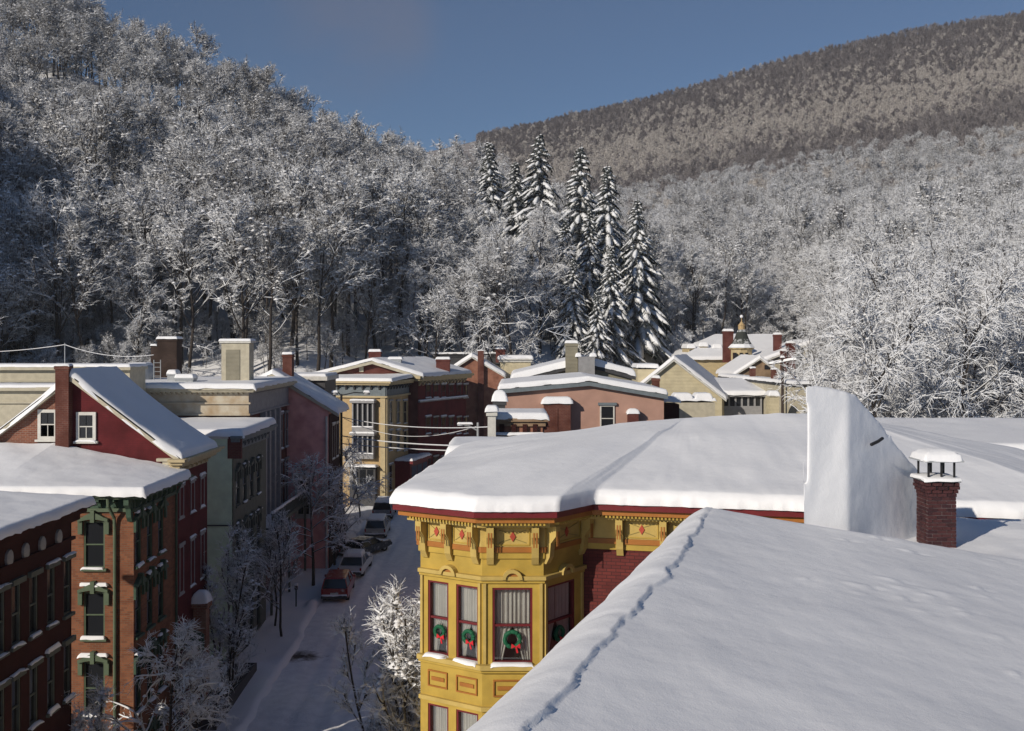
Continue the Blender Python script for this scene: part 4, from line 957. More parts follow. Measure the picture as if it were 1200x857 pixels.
# snowy roof behind at the right
B = thing('rear_roof_house', 'house behind the yellow roof at far right, a smooth sheet of snow on top', 'building', (21, 44, gz(44)-.6))
MB().box(14, 30, 40, 50, gz(44)-.6, 16.2).build('wall', 'brick_red', B); snow_quad('snow_roof', B, (13.8, 39.8, 16.25), (30, 39.8, 16.25), (30, 50, 16.6), (13.8, 50, 16.6), .4, step=.5)

# ------------------------------------------------------------------ the near roof under the camera
RN, RF, RZ0 = Vector((-.368, 7.367, 0)), Vector((3.375, 18.0, 0)), 17.725
rd = (RF - RN).normalized(); rp = Vector((rd.y, -rd.x, 0)); SL = .1555
FE = Vector((7.755 - 3.375, 17.56 - 18.0, 0)).normalized()     # far edge direction
def plane_z(x, y): return RZ0 - SL * ((x - RF.x)*rp.x + (y - RF.y)*rp.y)
def on_roof(px, py):
    a, b = (px-HX)/F, (py-HY)/F; k = rp.x*a + rp.y; c = RZ0 + SL*(rp.x*RF.x + rp.y*RF.y)
    Y = (CAMZ - c) / (b - SL*k); return Vector((a*Y, Y, plane_z(a*Y, Y)))
NB = thing('near_house', 'house below the viewer, its broad grey-lit snow roof filling the lower right', 'house', (5, 8, gz(8)-.6))
rnd = random.Random(5)
marks = []
for zx, zy_ in ((540,365),(650,350),(720,385),(690,410),(760,455),(900,465),(840,400),(1020,545),(360,340),(490,210),(600,205),(710,250),(560,395),(940,375),(970,405),(1000,280),(680,378),(780,405),(880,450),(575,372),(1070,660)):
    p = on_roof(820 + zx/2.884, 560 + zy_/2.884); marks.append((p.x, p.y, rnd.uniform(.02, .045), rnd.uniform(.04, .065), rnd.uniform(.08, .2)))
qs = [-.42, -.40, -.37, -.32, -.25, -.17, -.09, 0, .09, .15] + list(np.arange(.2, .82, .02)) + list(np.arange(.84, 8.5, .048)) + list(np.arange(8.5, 13.6, .12))
LT = (RF - RN).length; ts0 = np.linspace(-13, LT, 330)
def far_t(q):   # extent along the ridge direction at offset q
    # intersection of the line through RF along FE with offset q
    k = q / (FE.x*rp.x + FE.y*rp.y); return LT + k * (FE.x*rd.x + FE.y*rd.y)
rows = []
for i, t0 in enumerate(ts0):
    row = []
    for q in qs:
        te = far_t(q); t = -13 + (te + 13) * (1 - (1 - i/(len(ts0)-1))**1.25)
        p = RN + rd*t + rp*q; z = RZ0 - SL*q if q > 0 else RZ0
        e = te - t
        if q < .30: z -= .42 * ((.30 - q)/.72)**2.0
        if q <= -.42: z -= .5
        elif q <= -.40: z -= .2
        st = .40 + .08*fbm(t*.5, 3) + .07*fbm(t*1.9, 9) + .02*fbm(t*5, 1) + .008*fbm(t*14, 4)
        st *= min(1, .35 + e*.12)
        k = sstep((st + .02 - q)/.03); z += k*(.04 + .02*fbm(t*1.1, 7)) - .22*max(0, st - max(q, 0))*k
        z += .03*fbm(p.x*.45, p.y*.45, 2) + .003*fbm(p.x*3, p.y*3, 3)
        if abs(e) < .5: z -= .10*((.5-e)/.5)**2
        for mx_, my_, mh, mr, ml in marks:
            dx, dy = p.x-mx_, p.y-my_
            if abs(dx) < .9 and abs(dy) < .9:
                al, ac = dx*.93 - dy*.36, dx*.36 + dy*.93; d2 = (al/ml)**2 + (ac/mr)**2
                if d2 < 6: z += mh * (math.exp(-d2) - .8*math.exp(-((al-ml*.7)/ml)**2 - ((ac)/mr)**2))
        row.append((p.x, p.y, z))
    rows.append(row)
rows.append([(x + rd.x*.04, y + rd.y*.04, z - .4) for x, y, z in rows[-1]])
MB().grid(rows).build('snow_roof', 'snow_fg', NB, True)
w0 = RN + rd*(-13) + rp*(-.2); w1 = RN + rd*LT + rp*(-.2) - rd*.25; w2 = w1 + FE*13; w3 = w0 + rp*13
MB().prism([(p.x, p.y) for p in (w0, w3, w2, w1)], gz(8)-.6, 15.2).build('wall', 'brick_red', NB)
f_ = Fr(w0.x, w0.y, w1.x, w1.y)
f_ = Fr(w1.x, w1.y, w0.x, w0.y)
MB().hexa([(w0.x, w0.y, 15.2), (w3.x, w3.y, 15.2), (w2.x, w2.y, 15.2), (w1.x, w1.y, 15.2)], [(w0.x, w0.y, 17.1), (w3.x, w3.y, 15.3), (w2.x, w2.y, 15.3), (w1.x, w1.y, 17.1)]).build('roof_deck', 'roofdark', NB)
# lower wing behind
WG = thing('rear_wing', 'low rear wing with flat shaded snow between the near roof and the yellow house', 'building', (10.5, 19.5, gz(19)-.6))
MB().prism([(6.6, 17.9), (15, 17.1), (15, 20.9), (6.6, 21.9)], gz(19)-.6, 16.3).build('wall', 'brick_red', WG)
snow_quad('snow_roof', WG, (6.5, 17.7, 16.32), (15, 16.9, 16.32), (15, 21.0, 16.5), (6.5, 22.0, 16.5), .38, step=.2, noise=.08)
# snow-plastered wedge on the roof
q0, q1, q2 = on_roof(939, 607), Vector((5.98, 18.2, 0)), Vector((9.5, 21.4, 0)); q3 = q0 + (q2 - q1)
bz = [plane_z(q.x, q.y) - .5 for q in (q0, q1)] + [16.45, 16.45]
t0z, t1z = Z(449, q0.y), Z(459, q1.y+.1)
base = [(q0.x, q0.y, bz[0]), (q1.x, q1.y, bz[1]), (q2.x, q2.y, bz[2]), (q3.x, q3.y, bz[3])]
up = Vector((.10, .02, 0)); dirB = (q2 - q1)
top = [(q0.x + .03, q0.y, t0z), (q1.x - .02 + dirB.x*.02, q1.y + .1 + dirB.y*.02, t1z), (q2.x, q2.y, 16.75), (q3.x, q3.y, 16.75)]
mid0 = Vector(top[0]) + dirB*.12; mid1 = Vector(top[1]) + dirB*.07
vb = [Vector(v) for v in base]; vt = [Vector(v) for v in top]
mb = MB(); mb.v = [tuple(v) for v in vb + vt + [mid1 - Vector((0, 0, .05)), mid0 - Vector((0, 0, .05))]]
# 0-3 base, 4-7 top, 8 mid1 (B side), 9 mid0 (far side)
mb.f = [(3, 2, 1, 0), (0, 1, 5, 4), (1, 2, 6, 8, 5), (4, 5, 8, 9), (9, 8, 6, 7), (2, 3, 7, 6), (3, 0, 4, 9, 7)]
DM = thing('plastered_dormer', 'tall wedge-shaped dormer wholly plastered with snow, standing on the near roof', 'dormer', (q1.x + .5, q1.y + .8, plane_z(q1.x, q1.y)))
o = mb.build('snow_coat', 'snow', DM, True)
rm = o.modifiers.new('r', 'REMESH'); rm.mode = 'VOXEL'; rm.voxel_size = .04; rm.use_smooth_shade = True
sm = o.modifiers.new('s', 'SMOOTH'); sm.iterations = 20; sm.factor = .6
tx = bpy.data.textures.new('clouds', 'CLOUDS'); tx.noise_scale = .9; dp = o.modifiers.new('d', 'DISPLACE'); dp.texture = tx; dp.strength = .035; dp.texture_coords = 'GLOBAL'
sl = q1.lerp(q2, .15); MB().tube([(sl.x+.02, sl.y-.06, Z(521, sl.y)), (sl.x+.18, sl.y+.02, Z(517.5, sl.y)), (sl.x+.30, sl.y+.13, Z(514.5, sl.y))], .03, 6).build('vent_slot', 'black', DM)

# brick chimney with hood, brick by brick
Yc = 18.9; x0, x1 = X(1087, Yc), X(1121, Yc); W_ = x1 - x0; zb, ztop = 16.55, Z(577, Yc)
CH = thing('brick_chimney', 'plum brick chimney with corbelled top and snow-capped metal hood beside the plastered wedge', 'chimney', ((x0+x1)/2, Yc + W_/2, zb))
MB().box(x0+.012, x1-.012, Yc+.012, Yc+W_-.012, zb-.3, ztop+.18).build('mortar_core', 'mortar', CH)
bl, bh, bd = W_/3, .068, .095
def brick_mesh(lx, ly, lz, m):
    mb = MB(); b = .006; mb.box(-lx/2, lx/2, -ly/2, ly/2, 0, lz)
    me = bpy.data.meshes.new('brick'); me.from_pydata(mb.v, [], mb.f); me.materials.append(M[m]); return me
BM_ = {(k, m): brick_mesh(*( (bl-.012, bd, bh-.011) if k == 'x' else (bd, bl-.012, bh-.011) if k == 'y' else (bl/2-.012, bd, bh-.011) if k == 'hx' else (bd, bl/2-.012, bh-.011)), m) for k in ('x', 'y', 'hx', 'hy') for m in ('brick_a', 'brick_b')}
def put_brick(k, x, y, z):
    o = bpy.data.objects.new('brick', BM_[(k, rnd.choice(('brick_a', 'brick_a', 'brick_b')))]); col.objects.link(o); o.parent = CH
    o.location = Vector((x + rnd.uniform(-.004, .004), y + rnd.uniform(-.005, .003), z)) - ORG[CH.name]
nc = int((ztop + .2 - zb) / bh)
for c_ in range(nc):
    z = zb + c_*bh; top_n = nc - 1 - c_; e = {3: .012, 2: .03, 1: .05, 0: .05}.get(top_n, 0 if top_n > 3 else .05)
    xa, xb, ya, yb = x0-e, x1+e, Yc-e, Yc+W_+e; L_ = xb - xa; sc = L_/W_
    if c_ % 2:
        seq = [('x', (i+.5)*L_/3) for i in range(3)]
    else: seq = [('hx', L_/12), ('x', L_/3), ('x', L_*2/3), ('hx', L_*11/12)]
    for k, u in seq:
        put_brick(k, xa+u, ya+bd/2, z); put_brick(k, xa+u, yb-bd/2, z)
        k2 = 'y' if k == 'x' else 'hy'
        if bd < u < L_-bd: put_brick(k2, xa+bd/2, ya+u, z); put_brick(k2, xb-bd/2, ya+u, z)
        elif k == 'x':
            v = bd + .047 if u < L_/2 else L_ - bd - .047
            put_brick('hy', xa+bd/2, ya+v, z); put_brick('hy', xb-bd/2, ya+v, z)
zc_ = zb + nc*bh
MB().box(x0-.06, x1+.06, Yc-.06, Yc+W_+.06, zc_, zc_+.05).build('cap_slab', 'darkgrey', CH); snow_cap(CH, x0-.04, x1+.04, Yc-.04, Yc+W_+.04, zc_+.05, .06)
for dx in (0.03, W_/2, W_-.03):
    for dy in (0.03, W_-.03): MB().box(x0+dx-.016, x0+dx+.016, Yc+dy-.016, Yc+dy+.016, zc_+.04, Z(541, Yc)).build('post', 'black', CH)
zh = Z(541.5, Yc); MB().box(x0-.1, x1+.1, Yc-.1, Yc+W_+.1, zh, zh+.03).build('hood', 'metal', CH)
snow_quad('hood_snow', CH, (x0-.1, Yc-.1, zh+.03), (x1+.1, Yc-.1, zh+.03), (x1+.1, Yc+W_+.1, zh+.03), (x0-.1, Yc+W_+.1, zh+.03), .2, step=.06, r=.34, lip=.03, noise=.02, wob=.015)

# ------------------------------------------------------------------ trees
def vnorm(v):
    l = math.sqrt(v[0]*v[0] + v[1]*v[1] + v[2]*v[2]) or 1; return (v[0]/l, v[1]/l, v[2]/l)
def gen_tree(seed, H=16., clear=.4, limbs=14, nb=6, nt=5, nl=4, spread=.32, up1=.9, droop=0., rt=.22, rtw=.034, tl=.9, stems=1, cs=1., cp=.4):
    """segments (p0, p1, r0, r1, level) of a bare branching tree"""
    R = random.Random(seed); S = []; clumps = []
    def jit(d, a): return vnorm((d[0] + R.gauss(0, a), d[1] + R.gauss(0, a), d[2] + R.gauss(0, a)))
    def path(p, d, L, r0, r1, n, lvl, bend, wob):
        out = [(p, r0)]
        for i in range(n):
            d = jit(d, wob); d = vnorm((d[0], d[1], d[2] + bend))
            q = (p[0] + d[0]*L/n, p[1] + d[1]*L/n, p[2] + d[2]*L/n); ra = r0 + (r1-r0)*i/n; rb = r0 + (r1-r0)*(i+1)/n
            S.append((p, q, ra, rb, lvl)); out.append((q, d, rb)); p = q
        return out
    def side(d, ang):
        ax = R.uniform(0, 2*math.pi); a = (-d[1], d[0], 0.) if abs(d[2]) < .95 else (1., 0., 0.); a = vnorm(a)
        b = (d[1]*a[2]-d[2]*a[1], d[2]*a[0]-d[0]*a[2], d[0]*a[1]-d[1]*a[0]); c, s = math.cos(ax), math.sin(ax)
        o = (a[0]*c + b[0]*s, a[1]*c + b[1]*s, a[2]*c + b[2]*s); ca, sa = math.cos(ang), math.sin(ang)
        return vnorm((d[0]*ca + o[0]*sa, d[1]*ca + o[1]*sa, d[2]*ca + o[2]*sa))
    for st in range(stems):
        d0 = (R.gauss(0, .05), R.gauss(0, .05), 1.) if stems == 1 else (math.cos(st*6.28/stems)*.22, math.sin(st*6.28/stems)*.22, 1.)
        tp = path((0., 0., 0.), vnorm(d0), H*.92, rt, .03, 9, 0, .06, .05)
        for i in range(limbs):
            t = clear + (1-clear) * (i + R.random()) / limbs; f = t * 9; k = min(8, int(f)); p0 = tp[k][0]; p1 = tp[k+1][0]; fr_ = f - k
            p = tuple(p0[j] + (p1[j]-p0[j])*min(1, fr_) for j in range(3)); ang = math.radians(R.uniform(32, 62)) * (1.15 - .35*t)
            L = H * spread * (1.15 - .75*((t-clear)/(1-clear))**1.3) * R.uniform(.75, 1.2)
            lp = path(p, side((0, 0, 1), ang), L, rt*.42*(1.1-.6*t), .03, 5, 1, .10*up1 - droop*.12, .10)
            for j in range(nb):
                u = .22 + .78*(j + R.random())/nb; k2 = min(4, int(u*5)); pb = lp[k2+1][0]; db = lp[k2+1][1]
                bp = path(pb, side(db, math.radians(R.uniform(25, 60))), L*R.uniform(.3, .5), .05, .026, 3, 2, .06*up1 - droop*.2, .12)
                for m in range(nt):
                    k3 = 1 + min(2, int(R.random()*3)); pt, dt = bp[k3][0], bp[k3][1]
                    tw = path(pt, side(dt, math.radians(R.uniform(20, 60))), tl*R.uniform(.7, 1.3), rtw*1.15, rtw*.8, 3, 3, .03*up1 - droop*.3, .14)
                    if R.random() < cp: clumps.append((tw[1][0], R.uniform(.06, .22)*cs))
                    for q in range(nl):
                        k4 = 1 + int(R.random()*3); path(tw[k4][0], side(tw[k4][1], math.radians(R.uniform(20, 65))), tl*R.uniform(.35, .8), rtw, rtw*.5, 2, 4, -droop*.35, .1)
    return S, clumps
def segs_arrays(S, n):
    A = np.array([s[0] for s in S], float); Bq = np.array([s[1] for s in S], float); ra = np.array([s[2] for s in S]); rb = np.array([s[3] for s in S])
    d = Bq - A; d /= np.linalg.norm(d, axis=1)[:, None] + 1e-9
    ref = np.where(np.abs(d[:, 2:3]) < .95, np.array([[0, 0, 1.]]), np.array([[1., 0, 0]])); a = np.cross(d, ref); a /= np.linalg.norm(a, axis=1)[:, None]; b = np.cross(a, d)
    V = np.zeros((len(S), 2*n, 3))
    for k in range(n):
        t = 2*math.pi*k/n + math.pi/2; o = a*math.cos(t) + b*math.sin(t); V[:, k] = A + o*ra[:, None]; V[:, n+k] = Bq + o*rb[:, None]
    base = (np.arange(len(S))*2*n)[:, None, None]; q = np.array([[k, n+k, n+(k+1) % n, (k+1) % n] for k in range(n)])[None]
    return V.reshape(-1, 3), (base + q).reshape(-1, 4)
def clump_arrays(cl, seed):
    R = np.random.RandomState(seed)
    if not cl: return np.zeros((0, 3)), np.zeros((0, 4), int)
    c = np.array([x[0] for x in cl]); r = np.array([x[1] for x in cl]); n = 5; V = np.zeros((len(cl), 2*n, 3))
    for k in range(n):
        t = 2*math.pi*k/n; rr = r * R.uniform(.7, 1.3, len(cl))
        V[:, k] = c + np.stack([np.cos(t)*rr*1.3, np.sin(t)*rr*1.3, -.1*r], 1); V[:, n+k] = c + np.stack([np.cos(t)*rr*.6, np.sin(t)*rr*.6, .8*r], 1)
    base = (np.arange(len(cl))*2*n)[:, None, None]
    q = [[k, (k+1) % n, n+(k+1) % n, n+k] for k in range(n)] + [[n, n+1, n+2, n+3], [n+3, n+4, n, n]]
    q = q[:n] + [[n, n+1, n+2, n+3], [n, n+3, n+4, n+4]]
    return V.reshape(-1, 3), (base + np.array(q)[None]).reshape(-1, 4)
def np_mesh(name, parts):
    """parts: list of (verts, quads, material)"""
    me = bpy.data.meshes.new(name); vs_, fs_, mi = [], [], []; off = 0
    for i, (v, q, m) in enumerate(parts):
        vs_.append(v); fs_.append(q + off); mi += [i]*len(q); off += len(v); me.materials.append(M[m] if isinstance(m, str) else m)
    V = np.concatenate(vs_); Q = np.concatenate(fs_)
    fl = []; tri = Q[:, 2] == Q[:, 3]
    me.vertices.add(len(V)); me.vertices.foreach_set('co', V.astype(np.float32).ravel())
    cnt = np.where(tri, 3, 4); loops = Q.ravel()[~np.stack([np.zeros_like(tri), np.zeros_like(tri), np.zeros_like(tri), tri], 1).ravel()]
    me.loops.add(len(loops)); me.loops.foreach_set('vertex_index', loops.astype(np.int32)); me.polygons.add(len(Q))
    st = np.concatenate([[0], np.cumsum(cnt)[:-1]]); me.polygons.foreach_set('loop_start', st.astype(np.int32)); me.polygons.foreach_set('material_index', np.array(mi, np.int32))
    me.update(calc_edges=True); me.validate()
    return me
class Tmpl:
    def __init__(s, seed, twig, bark='bark', snowy=True, **kw):
        S, cl = gen_tree(seed, **kw); s.H = kw.get('H', 16.)
        hi = segs_arrays([q for q in S if q[4] <= 1], 5); lo = segs_arrays([q for q in S if q[4] > 1], 3)
        s.trunk = np_mesh('trunk', [(*hi, bark)]); s.crown = np_mesh('crown', [(*lo, twig)])
        c = clump_arrays(cl, seed) if snowy else None
        s.snow = np_mesh('snow_clumps', [(*c, 'snow')]) if snowy and len(c[0]) else None
        j = [(*hi, bark), (*lo, twig)] + ([(*c, 'snow')] if s.snow else [])
        s.joined = j
    def obj(s, nm):
        return bpy.data.objects.new(nm, np_mesh(nm, s.joined))
    def place(s, name, label, group, x, y, z, rot, sc, scz=None, cat='tree'):
        r = bpy.data.objects.new(name, None); col.objects.link(r); r.location = (x, y, z); r.rotation_euler = (0, 0, rot); r.scale = (sc, sc, scz or sc); r.empty_display_size = 1
        tag(r, label, cat, group)
        for nm, me in (('trunk', s.trunk), ('crown', s.crown), ('snow_clumps', s.snow)):
            if me is None: continue
            o = bpy.data.objects.new(nm, me); col.objects.link(o); o.parent = r
        return r
forest = [Tmpl(10+i, 'twig', H=17., clear=.42, limbs=15, nb=6, nt=5, nl=5, spread=.29, up1=1., rtw=.026, tl=.8) for i in range(6)]
heavy = [Tmpl(40+i, 'twig_heavy', H=14., clear=.16, limbs=18, nb=7, nt=7, nl=6, spread=.40, up1=.6, droop=.42, rtw=.021, tl=.75, cs=.45, cp=.4) for i in range(5)]
street_t = [Tmpl(70+i, 'street_twig', H=7.5, clear=.22, limbs=14, nb=7, nt=5, nl=5, spread=.30, up1=1., rt=.09, rtw=.0085, tl=.38, cs=.35) for i in range(3)]
bushy_t = [Tmpl(80+i, 'street_twig', H=8.0, clear=.12, limbs=13, nb=7, nt=4, nl=4, spread=.17, up1=1.5, rt=.055, rtw=.008, tl=.36, stems=4, cs=.42) for i in range(2)]
droopy_t = [Tmpl(90+i, 'twig_heavy', H=7.5, clear=.25, limbs=15, nb=7, nt=6, nl=5, spread=.33, up1=.55, droop=.45, rt=.11, rtw=.0095, tl=.4, cs=.4) for i in range(2)]
fars = [Tmpl(100+i, 'twig_far', snowy=False, H=13., clear=.2, limbs=12, nb=5, nt=5, nl=3, spread=.3, up1=1., rt=.22, rtw=.045, tl=1.2) for i in range(3)]
bares_shade = [Tmpl(110+i, 'twig_bare_shade', snowy=False, H=12., clear=.2, limbs=12, nb=5, nt=5, nl=3, spread=.32, up1=1., rt=.22, rtw=.045, tl=1.2) for i in range(3)]
frosts_lit = [Tmpl(120+i, 'twig_frost_lit', snowy=False, H=13., clear=.25, limbs=10, nb=5, nt=4, nl=2, spread=.32, up1=.9, rt=.22, rtw=.055, tl=1.3) for i in range(3)]

# spruces: whorls of drooping boughs loaded with snow
def gen_spruce(seed, H=22.):
    R = random.Random(seed); S = [((0, 0, 0), (0, 0, H*.5), .32, .2, 0), ((0, 0, H*.5), (0, 0, H), .2, .03, 0)]; V = []; Q = []
    zz0 = H*.05; a = 0.; S.append(((0, 0, H*.93), (0, 0, H*1.0), .07, .02, 3))
    while zz0 < H*.975:
        f = 1 - zz0/H; L0 = H*.29*f**.9 + .2
        if True:
            a += 2.4 + R.gauss(0, .35); z = zz0 + R.gauss(0, .15)*(.3 + f); L = L0*R.choice((R.uniform(.55, .9), R.uniform(.85, 1.2))); ca, sa = math.cos(a), math.sin(a); nS = 5; wmax = .10*L + .15; dr = R.uniform(.55, 1.05)
            pts = []
            for i in range(nS+1):
                t = i/nS; rr = L*t; dz = (.12 + .5*(1-f)**3)*L*t - dr*L*t*t + (.06*L*max(0, t-.8)/.2); w = wmax*(.25 + 1.1*t)*(1 - t**3.5)**.6 + .03
                pts.append((rr*ca, rr*sa, z + dz, w))
            b = len(V)
            for (x, y, zz, w) in pts:
                th = .09 + .3*w
                V += [(x - sa*w, y + ca*w, zz - .35*w), (x, y, zz + th*.8), (x + sa*w, y - ca*w, zz - .35*w), (x, y, zz - th*.5)]
            for i in range(nS):
                for j in range(4): Q.append((b + 4*i + j, b + 4*i + (j+1) % 4, b + 4*(i+1) + (j+1) % 4, b + 4*(i+1) + j))
            for i in range(1, nS+1):       # hanging sprays
                x, y, zz, w = pts[i]
                for s in (-1, 1):
                    for m in range(2):
                        e = R.uniform(.3, 1.); p = (x - s*sa*w*e, y + s*ca*w*e, zz - .25*w*e); l = R.uniform(.3, .75)*(.5 + f)
                        S.append((p, (p[0] - s*sa*l*.5 + ca*l*.3, p[1] + s*ca*l*.5 + sa*l*.3, p[2] - l*.7), .09*(.6 + f*.6), .02, 3))
        zz0 += H*.0036 + .022*f
    hi = segs_arrays(S[:2], 6); lo = segs_arrays(S[2:], 4)
    return np_mesh('trunk', [(*hi, 'bark')]), np_mesh('boughs', [(np.array(V, float), np.array(Q), 'spruce'), (*lo, 'spruce')])
spr = [gen_spruce(300+i) for i in range(3)]
SPR = [(574, 163, 188, 'small spruce standing highest and furthest left in the snowy clump'), (604, 186, 186, 'short spruce half hidden left of the tallest spruce'), (632, 154, 182, 'tallest broad spruce with spreading snow-laden boughs'),
       (680, 168, 178, 'slender spruce right of the tallest one, rising behind the front pair'), (712, 190, 174, 'narrow spruce on the right shoulder of the back row'), (663, 254, 150, 'bent-topped spruce at the lower left of the clump'),
       (691, 243, 153, 'front spruce in the middle of the clump with dense white boughs'), (747, 230, 148, 'broad front spruce standing alone at the right of the clump'),
       (672, 300, 141, 'lower spruce in the front row, left, boughs almost touching the roofs'), (716, 285, 142, 'lower spruce in the front row between the two front pairs'), (700, 338, 137, 'smallest dark spruce lowest in the clump above the olive roof')]
for i, (px, yt, Y, lab) in enumerate(SPR):
    x = X(px, Y); zg = ground(x, Y) - .4; H = Z(yt, Y) - zg
    r = bpy.data.objects.new('spruce_tree', None); col.objects.link(r); r.location = (x, Y, zg); sc = H/22.; r.scale = (sc*1.02, sc*1.02, sc); r.rotation_euler = (0, 0, i*1.3); tag(r, lab, 'spruce', 'spruces on the hillside')
    for nm, me in zip(('trunk', 'boughs'), spr[i % 3]):
        o = bpy.data.objects.new(nm, me); col.objects.link(o); o.parent = r

# scatter of the woods
rnd = random.Random(77)
def scatter_obj(name, pts, tmpls, label, cat):
    """one wood as one object: points with a picked tree on each"""
    me = bpy.data.meshes.new(name); me.from_pydata([p[:3] for p in pts], [], [])
    for an, ty, k in (('rot', 'FLOAT', 3), ('scl', 'FLOAT', 4), ('idx', 'INT', 5)):
        at = me.attributes.new(an, ty, 'POINT'); at.data.foreach_set('value', [p[k] for p in pts])
    o = bpy.data.objects.new(name, me); col.objects.link(o); o['label'] = label; o['category'] = cat; o['kind'] = 'stuff'
    ng = bpy.data.node_groups.new(name, 'GeometryNodeTree'); ng.interface.new_socket('Geometry', in_out='INPUT', socket_type='NodeSocketGeometry'); ng.interface.new_socket('Geometry', in_out='OUTPUT', socket_type='NodeSocketGeometry')
    gi, go = ng.nodes.new('NodeGroupInput'), ng.nodes.new('NodeGroupOutput'); ip = ng.nodes.new('GeometryNodeInstanceOnPoints'); jn = ng.nodes.new('GeometryNodeJoinGeometry')
    ip.inputs['Pick Instance'].default_value = True
    for i, t in reversed(list(enumerate(tmpls))):
        oi = ng.nodes.new('GeometryNodeObjectInfo'); oi.inputs['Object'].default_value = t.obj('tree_model'); oi.inputs['As Instance'].default_value = True; ng.links.new(oi.outputs['Geometry'], jn.inputs[0])
    def attr(n, ty):
        a = ng.nodes.new('GeometryNodeInputNamedAttribute'); a.data_type = ty; a.inputs['Name'].default_value = n; return a.outputs['Attribute']
    cx_ = ng.nodes.new('ShaderNodeCombineXYZ'); ng.links.new(attr('rot', 'FLOAT'), cx_.inputs['Z'])
    ng.links.new(gi.outputs[0], ip.inputs['Points']); ng.links.new(jn.outputs[0], ip.inputs['Instance']); ng.links.new(attr('idx', 'INT'), ip.inputs['Instance Index'])
    ng.links.new(cx_.outputs[0], ip.inputs['Rotation']); ng.links.new(attr('scl', 'FLOAT'), ip.inputs['Scale']); ng.links.new(ip.outputs[0], go.inputs[0])
    md = o.modifiers.new('wood', 'NODES'); md.node_group = ng
    return o
left, leftfar = [], []
y = 120.
while y < 262:
    stp = 5.4 if y < 175 else 5.4
    for x in np.arange(-190, 80, stp):
        xx, yy = x + rnd.uniform(-2, 2), y + rnd.uniform(-2, 2); px = HX + F*xx/yy
        if px < -110 or px > 1010: continue
        Dc = interp(px, [-600, 500, 950, 1100], [238, 232, 182, 170]); Yb = interp(px, [0, 380, 420, 700, 800, 950], [100, 104, 119, 126, 146, 148])
        if yy < Yb + 9 or yy > Dc + 14: continue
        tq = (yy - Yb)/(Dc - Yb)
        if px < 620 and .42 < tq < .55 and rnd.random() < .8: continue
        if 585 < px < 780 and 140 < yy < 178 and rnd.random() < .35: continue
        if any(abs(px - s[0]) < 32 and yy < s[2] + 3 for s in SPR) and rnd.random() < .97: continue
        left.append((xx, yy))
    y += stp
left += [(X(p_, q_), q_) for p_, q_ in ((560, 134), (577, 141), (590, 147), (566, 148), (581, 133), (600, 131), (795, 150), (812, 156), (545, 133))]
left.sort(key=lambda p: p[1])
SECT = ('above the cream blocks at far left', 'above the cornice block and its stair head', 'above the tan house and its pediment', 'above the salmon gable, left of the spruces', 'round the feet of the spruces', 'on the shoulder behind the turret')
for i, (x, y) in enumerate(left):
    px = HX + F*x/y; z = ground(x, y) - .3; sc = rnd.uniform(.8, 1.25) * (.8 if px > 700 else 1) * (1.12 if y < 172 else 1.); rot = rnd.uniform(0, 6.28)
    hv = (px > 560 and rnd.random() < .6) or rnd.random() < .08
    if i < 280:
        t = rnd.choice(heavy if hv else forest)
        sec = SECT[sum(px > e for e in (160, 330, 480, 620, 800))]; t.place('bare_tree', 'bare leafless snow-coated hillside tree ' + sec, 'snowy hillside trees ' + sec, x, y, z, rot, sc)
    else: leftfar.append((x, y, z, rot, sc, (6 + rnd.randrange(5)) if hv else rnd.randrange(6)))
for k in range(2200):    # trees on the added shade-casting spur left of the frame
    t = rnd.random(); d = rnd.uniform(-75, 85); x, y = -112 - 64*t + d*.72 + rnd.uniform(-6, 6), 62 + 66*t + d*.7; px = HX + F*x/max(y, 1)
    if px > 70 or x > -36 or ground(x, y) < .05*y + 3: continue
    leftfar.append((x, y, ground(x, y) - .3, rnd.uniform(0, 6.28), rnd.uniform(.8, 1.1), rnd.randrange(6)))
for k in range(700):   # undergrowth and saplings along the foot of the wood
    px = rnd.uniform(-40, 985); Yb = interp(px, [0, 380, 420, 700, 800, 950], [100, 104, 119, 126, 146, 148]); y = Yb + rnd.uniform(6, 48); x = X(px, y)
    if any(abs(px - s[0]) < 30 and y < s[2] + 3 for s in SPR) and rnd.random() < .7: continue
    leftfar.append((x, y, ground(x, y) - .25, rnd.uniform(0, 6.28), rnd.uniform(.2, .42), rnd.randrange(6) if rnd.random() < .8 else 6 + rnd.randrange(5)))
scatter_obj('hillside_wood', leftfar, forest + heavy, 'upper snowy wood covering the near hill up to its crest', 'wood')
